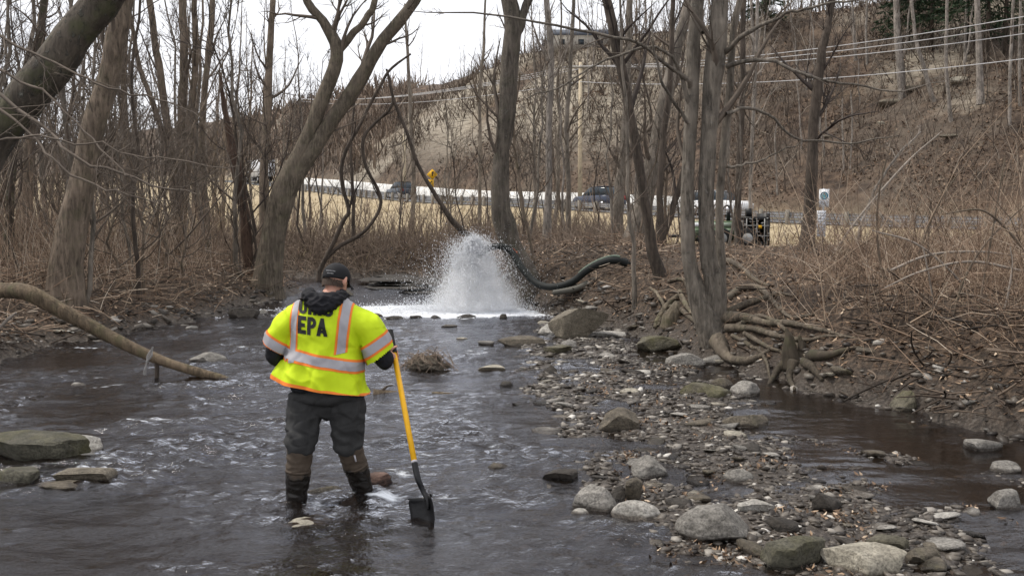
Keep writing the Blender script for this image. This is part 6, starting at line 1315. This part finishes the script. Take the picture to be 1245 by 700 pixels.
# cap
cb = bmesh.new(); bmesh.ops.create_uvsphere(cb, u_segments=36, v_segments=24, radius=1.0); V = np.array([v.co[:] for v in cb.verts]); Fc = [[v.index for v in f.verts] for f in cb.faces]; cb.free()
keep = V[:, 2] > -.30; ok = [f for f in Fc if all(keep[i] for i in f)]; tri = [f for f in ok if len(f) == 3]; qd = [f for f in ok if len(f) == 4]
crown = V * np.array([.094, .112, .098]); crown[:, 2] += .012; back = np.clip(-V[:, 1], 0, 1) * np.clip(-V[:, 2] + .2, 0, 1); crown[:, 2] -= back * .015
Cw = HEAD + crown[:, :1] * rt + crown[:, 1:2] * fd + (crown[:, 2:] + .012) * upv
cap = ob('cap', mkmesh('cap', Cw, qd, tri, True), CAPM, person); cap.modifiers.new('t', 'SOLIDIFY').thickness = .003
mb = MB(); Pm = []
for i in range(13):
    a = R(-62 + i * 124 / 12)
    for j in range(6):
        u = j / 5; r = .098 + u * (.078 * math.cos(a) ** .8); Pm.append(hd(math.sin(a) * (.090 + .004 * u), math.cos(a) * .104 + u * .072 * math.cos(a) ** .7, -.004 - .018 * u - .045 * (math.sin(a) ** 2) * u ** .5 + .004))
mb.add(Pm, [[i * 6 + j, i * 6 + j + 1, i * 6 + 7 + j, i * 6 + 6 + j] for i in range(12) for j in range(5)]); o = mb.build('brim', CAPM, cap, smooth=True); o.modifiers.new('t', 'SOLIDIFY').thickness = .005
mb = MB(); tube1(mb, [hd(0, 0, .120), hd(0, 0, .126)], .009, 12); mb.build('button', CAPM, cap, smooth=True)
# stitched patch at the back of the cap, the strap and the hair under it
mb = MB(); rs = np.random.RandomState(3)
for row, (v0, n_) in enumerate(((.040, 7), (.022, 5))):
    for i in range(n_):
        a = math.pi + (i - (n_ - 1) / 2) * .105 - .25; 
        c = hd(math.sin(a) * .096, math.cos(a) * .1125, v0); mb.box(c, (.006, .004, .009))
mb.build('stitched_lettering', plain('grey_thread', (.30, .30, .31), .7), cap)
hair = MB(); n = 1500; a = rs.uniform(1.7, 4.58, n); zz_ = rs.uniform(-.055, -.005, n); P0 = np.stack([hd(math.sin(q) * .083, math.cos(q) * .097, w_) for q, w_ in zip(a, zz_)]); dn = np.stack([norm(hd(math.sin(q), math.cos(q), 0) - HEAD) for q in a])
P = np.stack([P0 - dn * .004, P0 + dn * .004 - upv * .004, P0 + dn * .005 - upv * .011], 1); hair.add(*tubes(P, np.full((n, 3), .0011), 3)); o = hair.build('hair', plain('short_grey_brown_hair', (.09, .065, .05), .7), person); o['kind'] = 'stuff'
mb = MB(); tube1(mb, [W(431, 553, 7.03), W(433, 561, 7.02)], .006, 8); mb.build('trouser_tag', SILV, person)

# ------------------------------------------------------------------ shovel
sh = empty('shovel', PO + blade_tip, 'long yellow handled shovel with black grip held upright, its blade in the stream', 'shovel'); off = -np.array(blade_tip)
YSH = plain('yellow_fibreglass', (.80, .42, .012), .35, var=.06, sc=20); BSH = plain('black_steel', (.012, .012, .013), .32, .3, bmp=.15, sc=30); GRIP = plain('black_rubber_grip', (.012, .012, .012), .7)
g1 = grip_top + (ferr - grip_top) * (.20 / np.linalg.norm(grip_top - ferr))
mb = MB(); tube1(mb, [g1 + off, ferr + off], .0195, 20); mb.build('handle', YSH, sh, smooth=True)
mb = MB(); n_ = 9
ks = np.linspace(0, 1, 26); P = grip_top[None] * (1 - ks[:, None]) + g1[None] * ks[:, None] + off; tube1(mb, P, .0235 + .001 * np.cos(np.arange(26) * math.pi), 20); mb.build('grip', GRIP, sh, smooth=True)
mb = MB(); d = norm(ferr - grip_top); tube1(mb, [ferr + off - d * .012, ferr + off + d * .004], .022, 20); mb.build('ring', SILV, sh, smooth=True)
neck_end = blade_top + (blade_tip - blade_top) * .10
mb = MB(); tube1(mb, [ferr + off, ferr + off + d * .06, ferr + off + d * .13 + [.004, 0, 0], ferr * .25 + neck_end * .75 + off + [-.012, .015, .0], neck_end + off, neck_end + off + (blade_tip - neck_end) * .35], [.0215, .021, .020, .018, .018, .007], 16, 30); mb.build('socket', BSH, sh, smooth=True)
# blade: dished round point
bu = norm(blade_tip - blade_top); sv_ = np.array([1.0, -1.15, 0]); side = norm(sv_ - bu * np.dot(sv_, bu)); nb = norm(np.cross(bu, side)); nb = nb if nb[1] > 0 else -nb
ln = .30; mb = MB(); nu, nv = 16, 14; Pm = []
for i in range(nu + 1):
    u = i / nu; hw = .125 * (1.0 - max(0, (u - .45) / .55) ** 2.1); hw = max(hw, .004) * (1 - .22 * max(0, 1 - u / .12) ** 2)
    for j in range(nv + 1):
        v = j / nv * 2 - 1; Pm.append(blade_top + off + bu * (ln * u) + side * hw * v + nb * (-.075 * (v * v) * (1 - .3 * u) + .018 * math.sin(u * 3.1)) - bu * (.006 * (1 - abs(v)) if i == 0 else 0))
mb.add(Pm, [[i * (nv + 1) + j, i * (nv + 1) + j + 1, (i + 1) * (nv + 1) + j + 1, (i + 1) * (nv + 1) + j] for i in range(nu) for j in range(nv)]); o = mb.build('blade', BSH, sh, smooth=True); o.modifiers.new('t', 'SOLIDIFY').thickness = .003
for s in (-1, 1):   # rolled foot rests
    mb = MB(); q = blade_top + off; tube1(mb, [q + side * s * .03, q + side * s * .07 - nb * .024 + bu * .001, q + side * s * .122 - nb * .072], .006, 8); mb.build('foot_rest', BSH, sh, smooth=True)
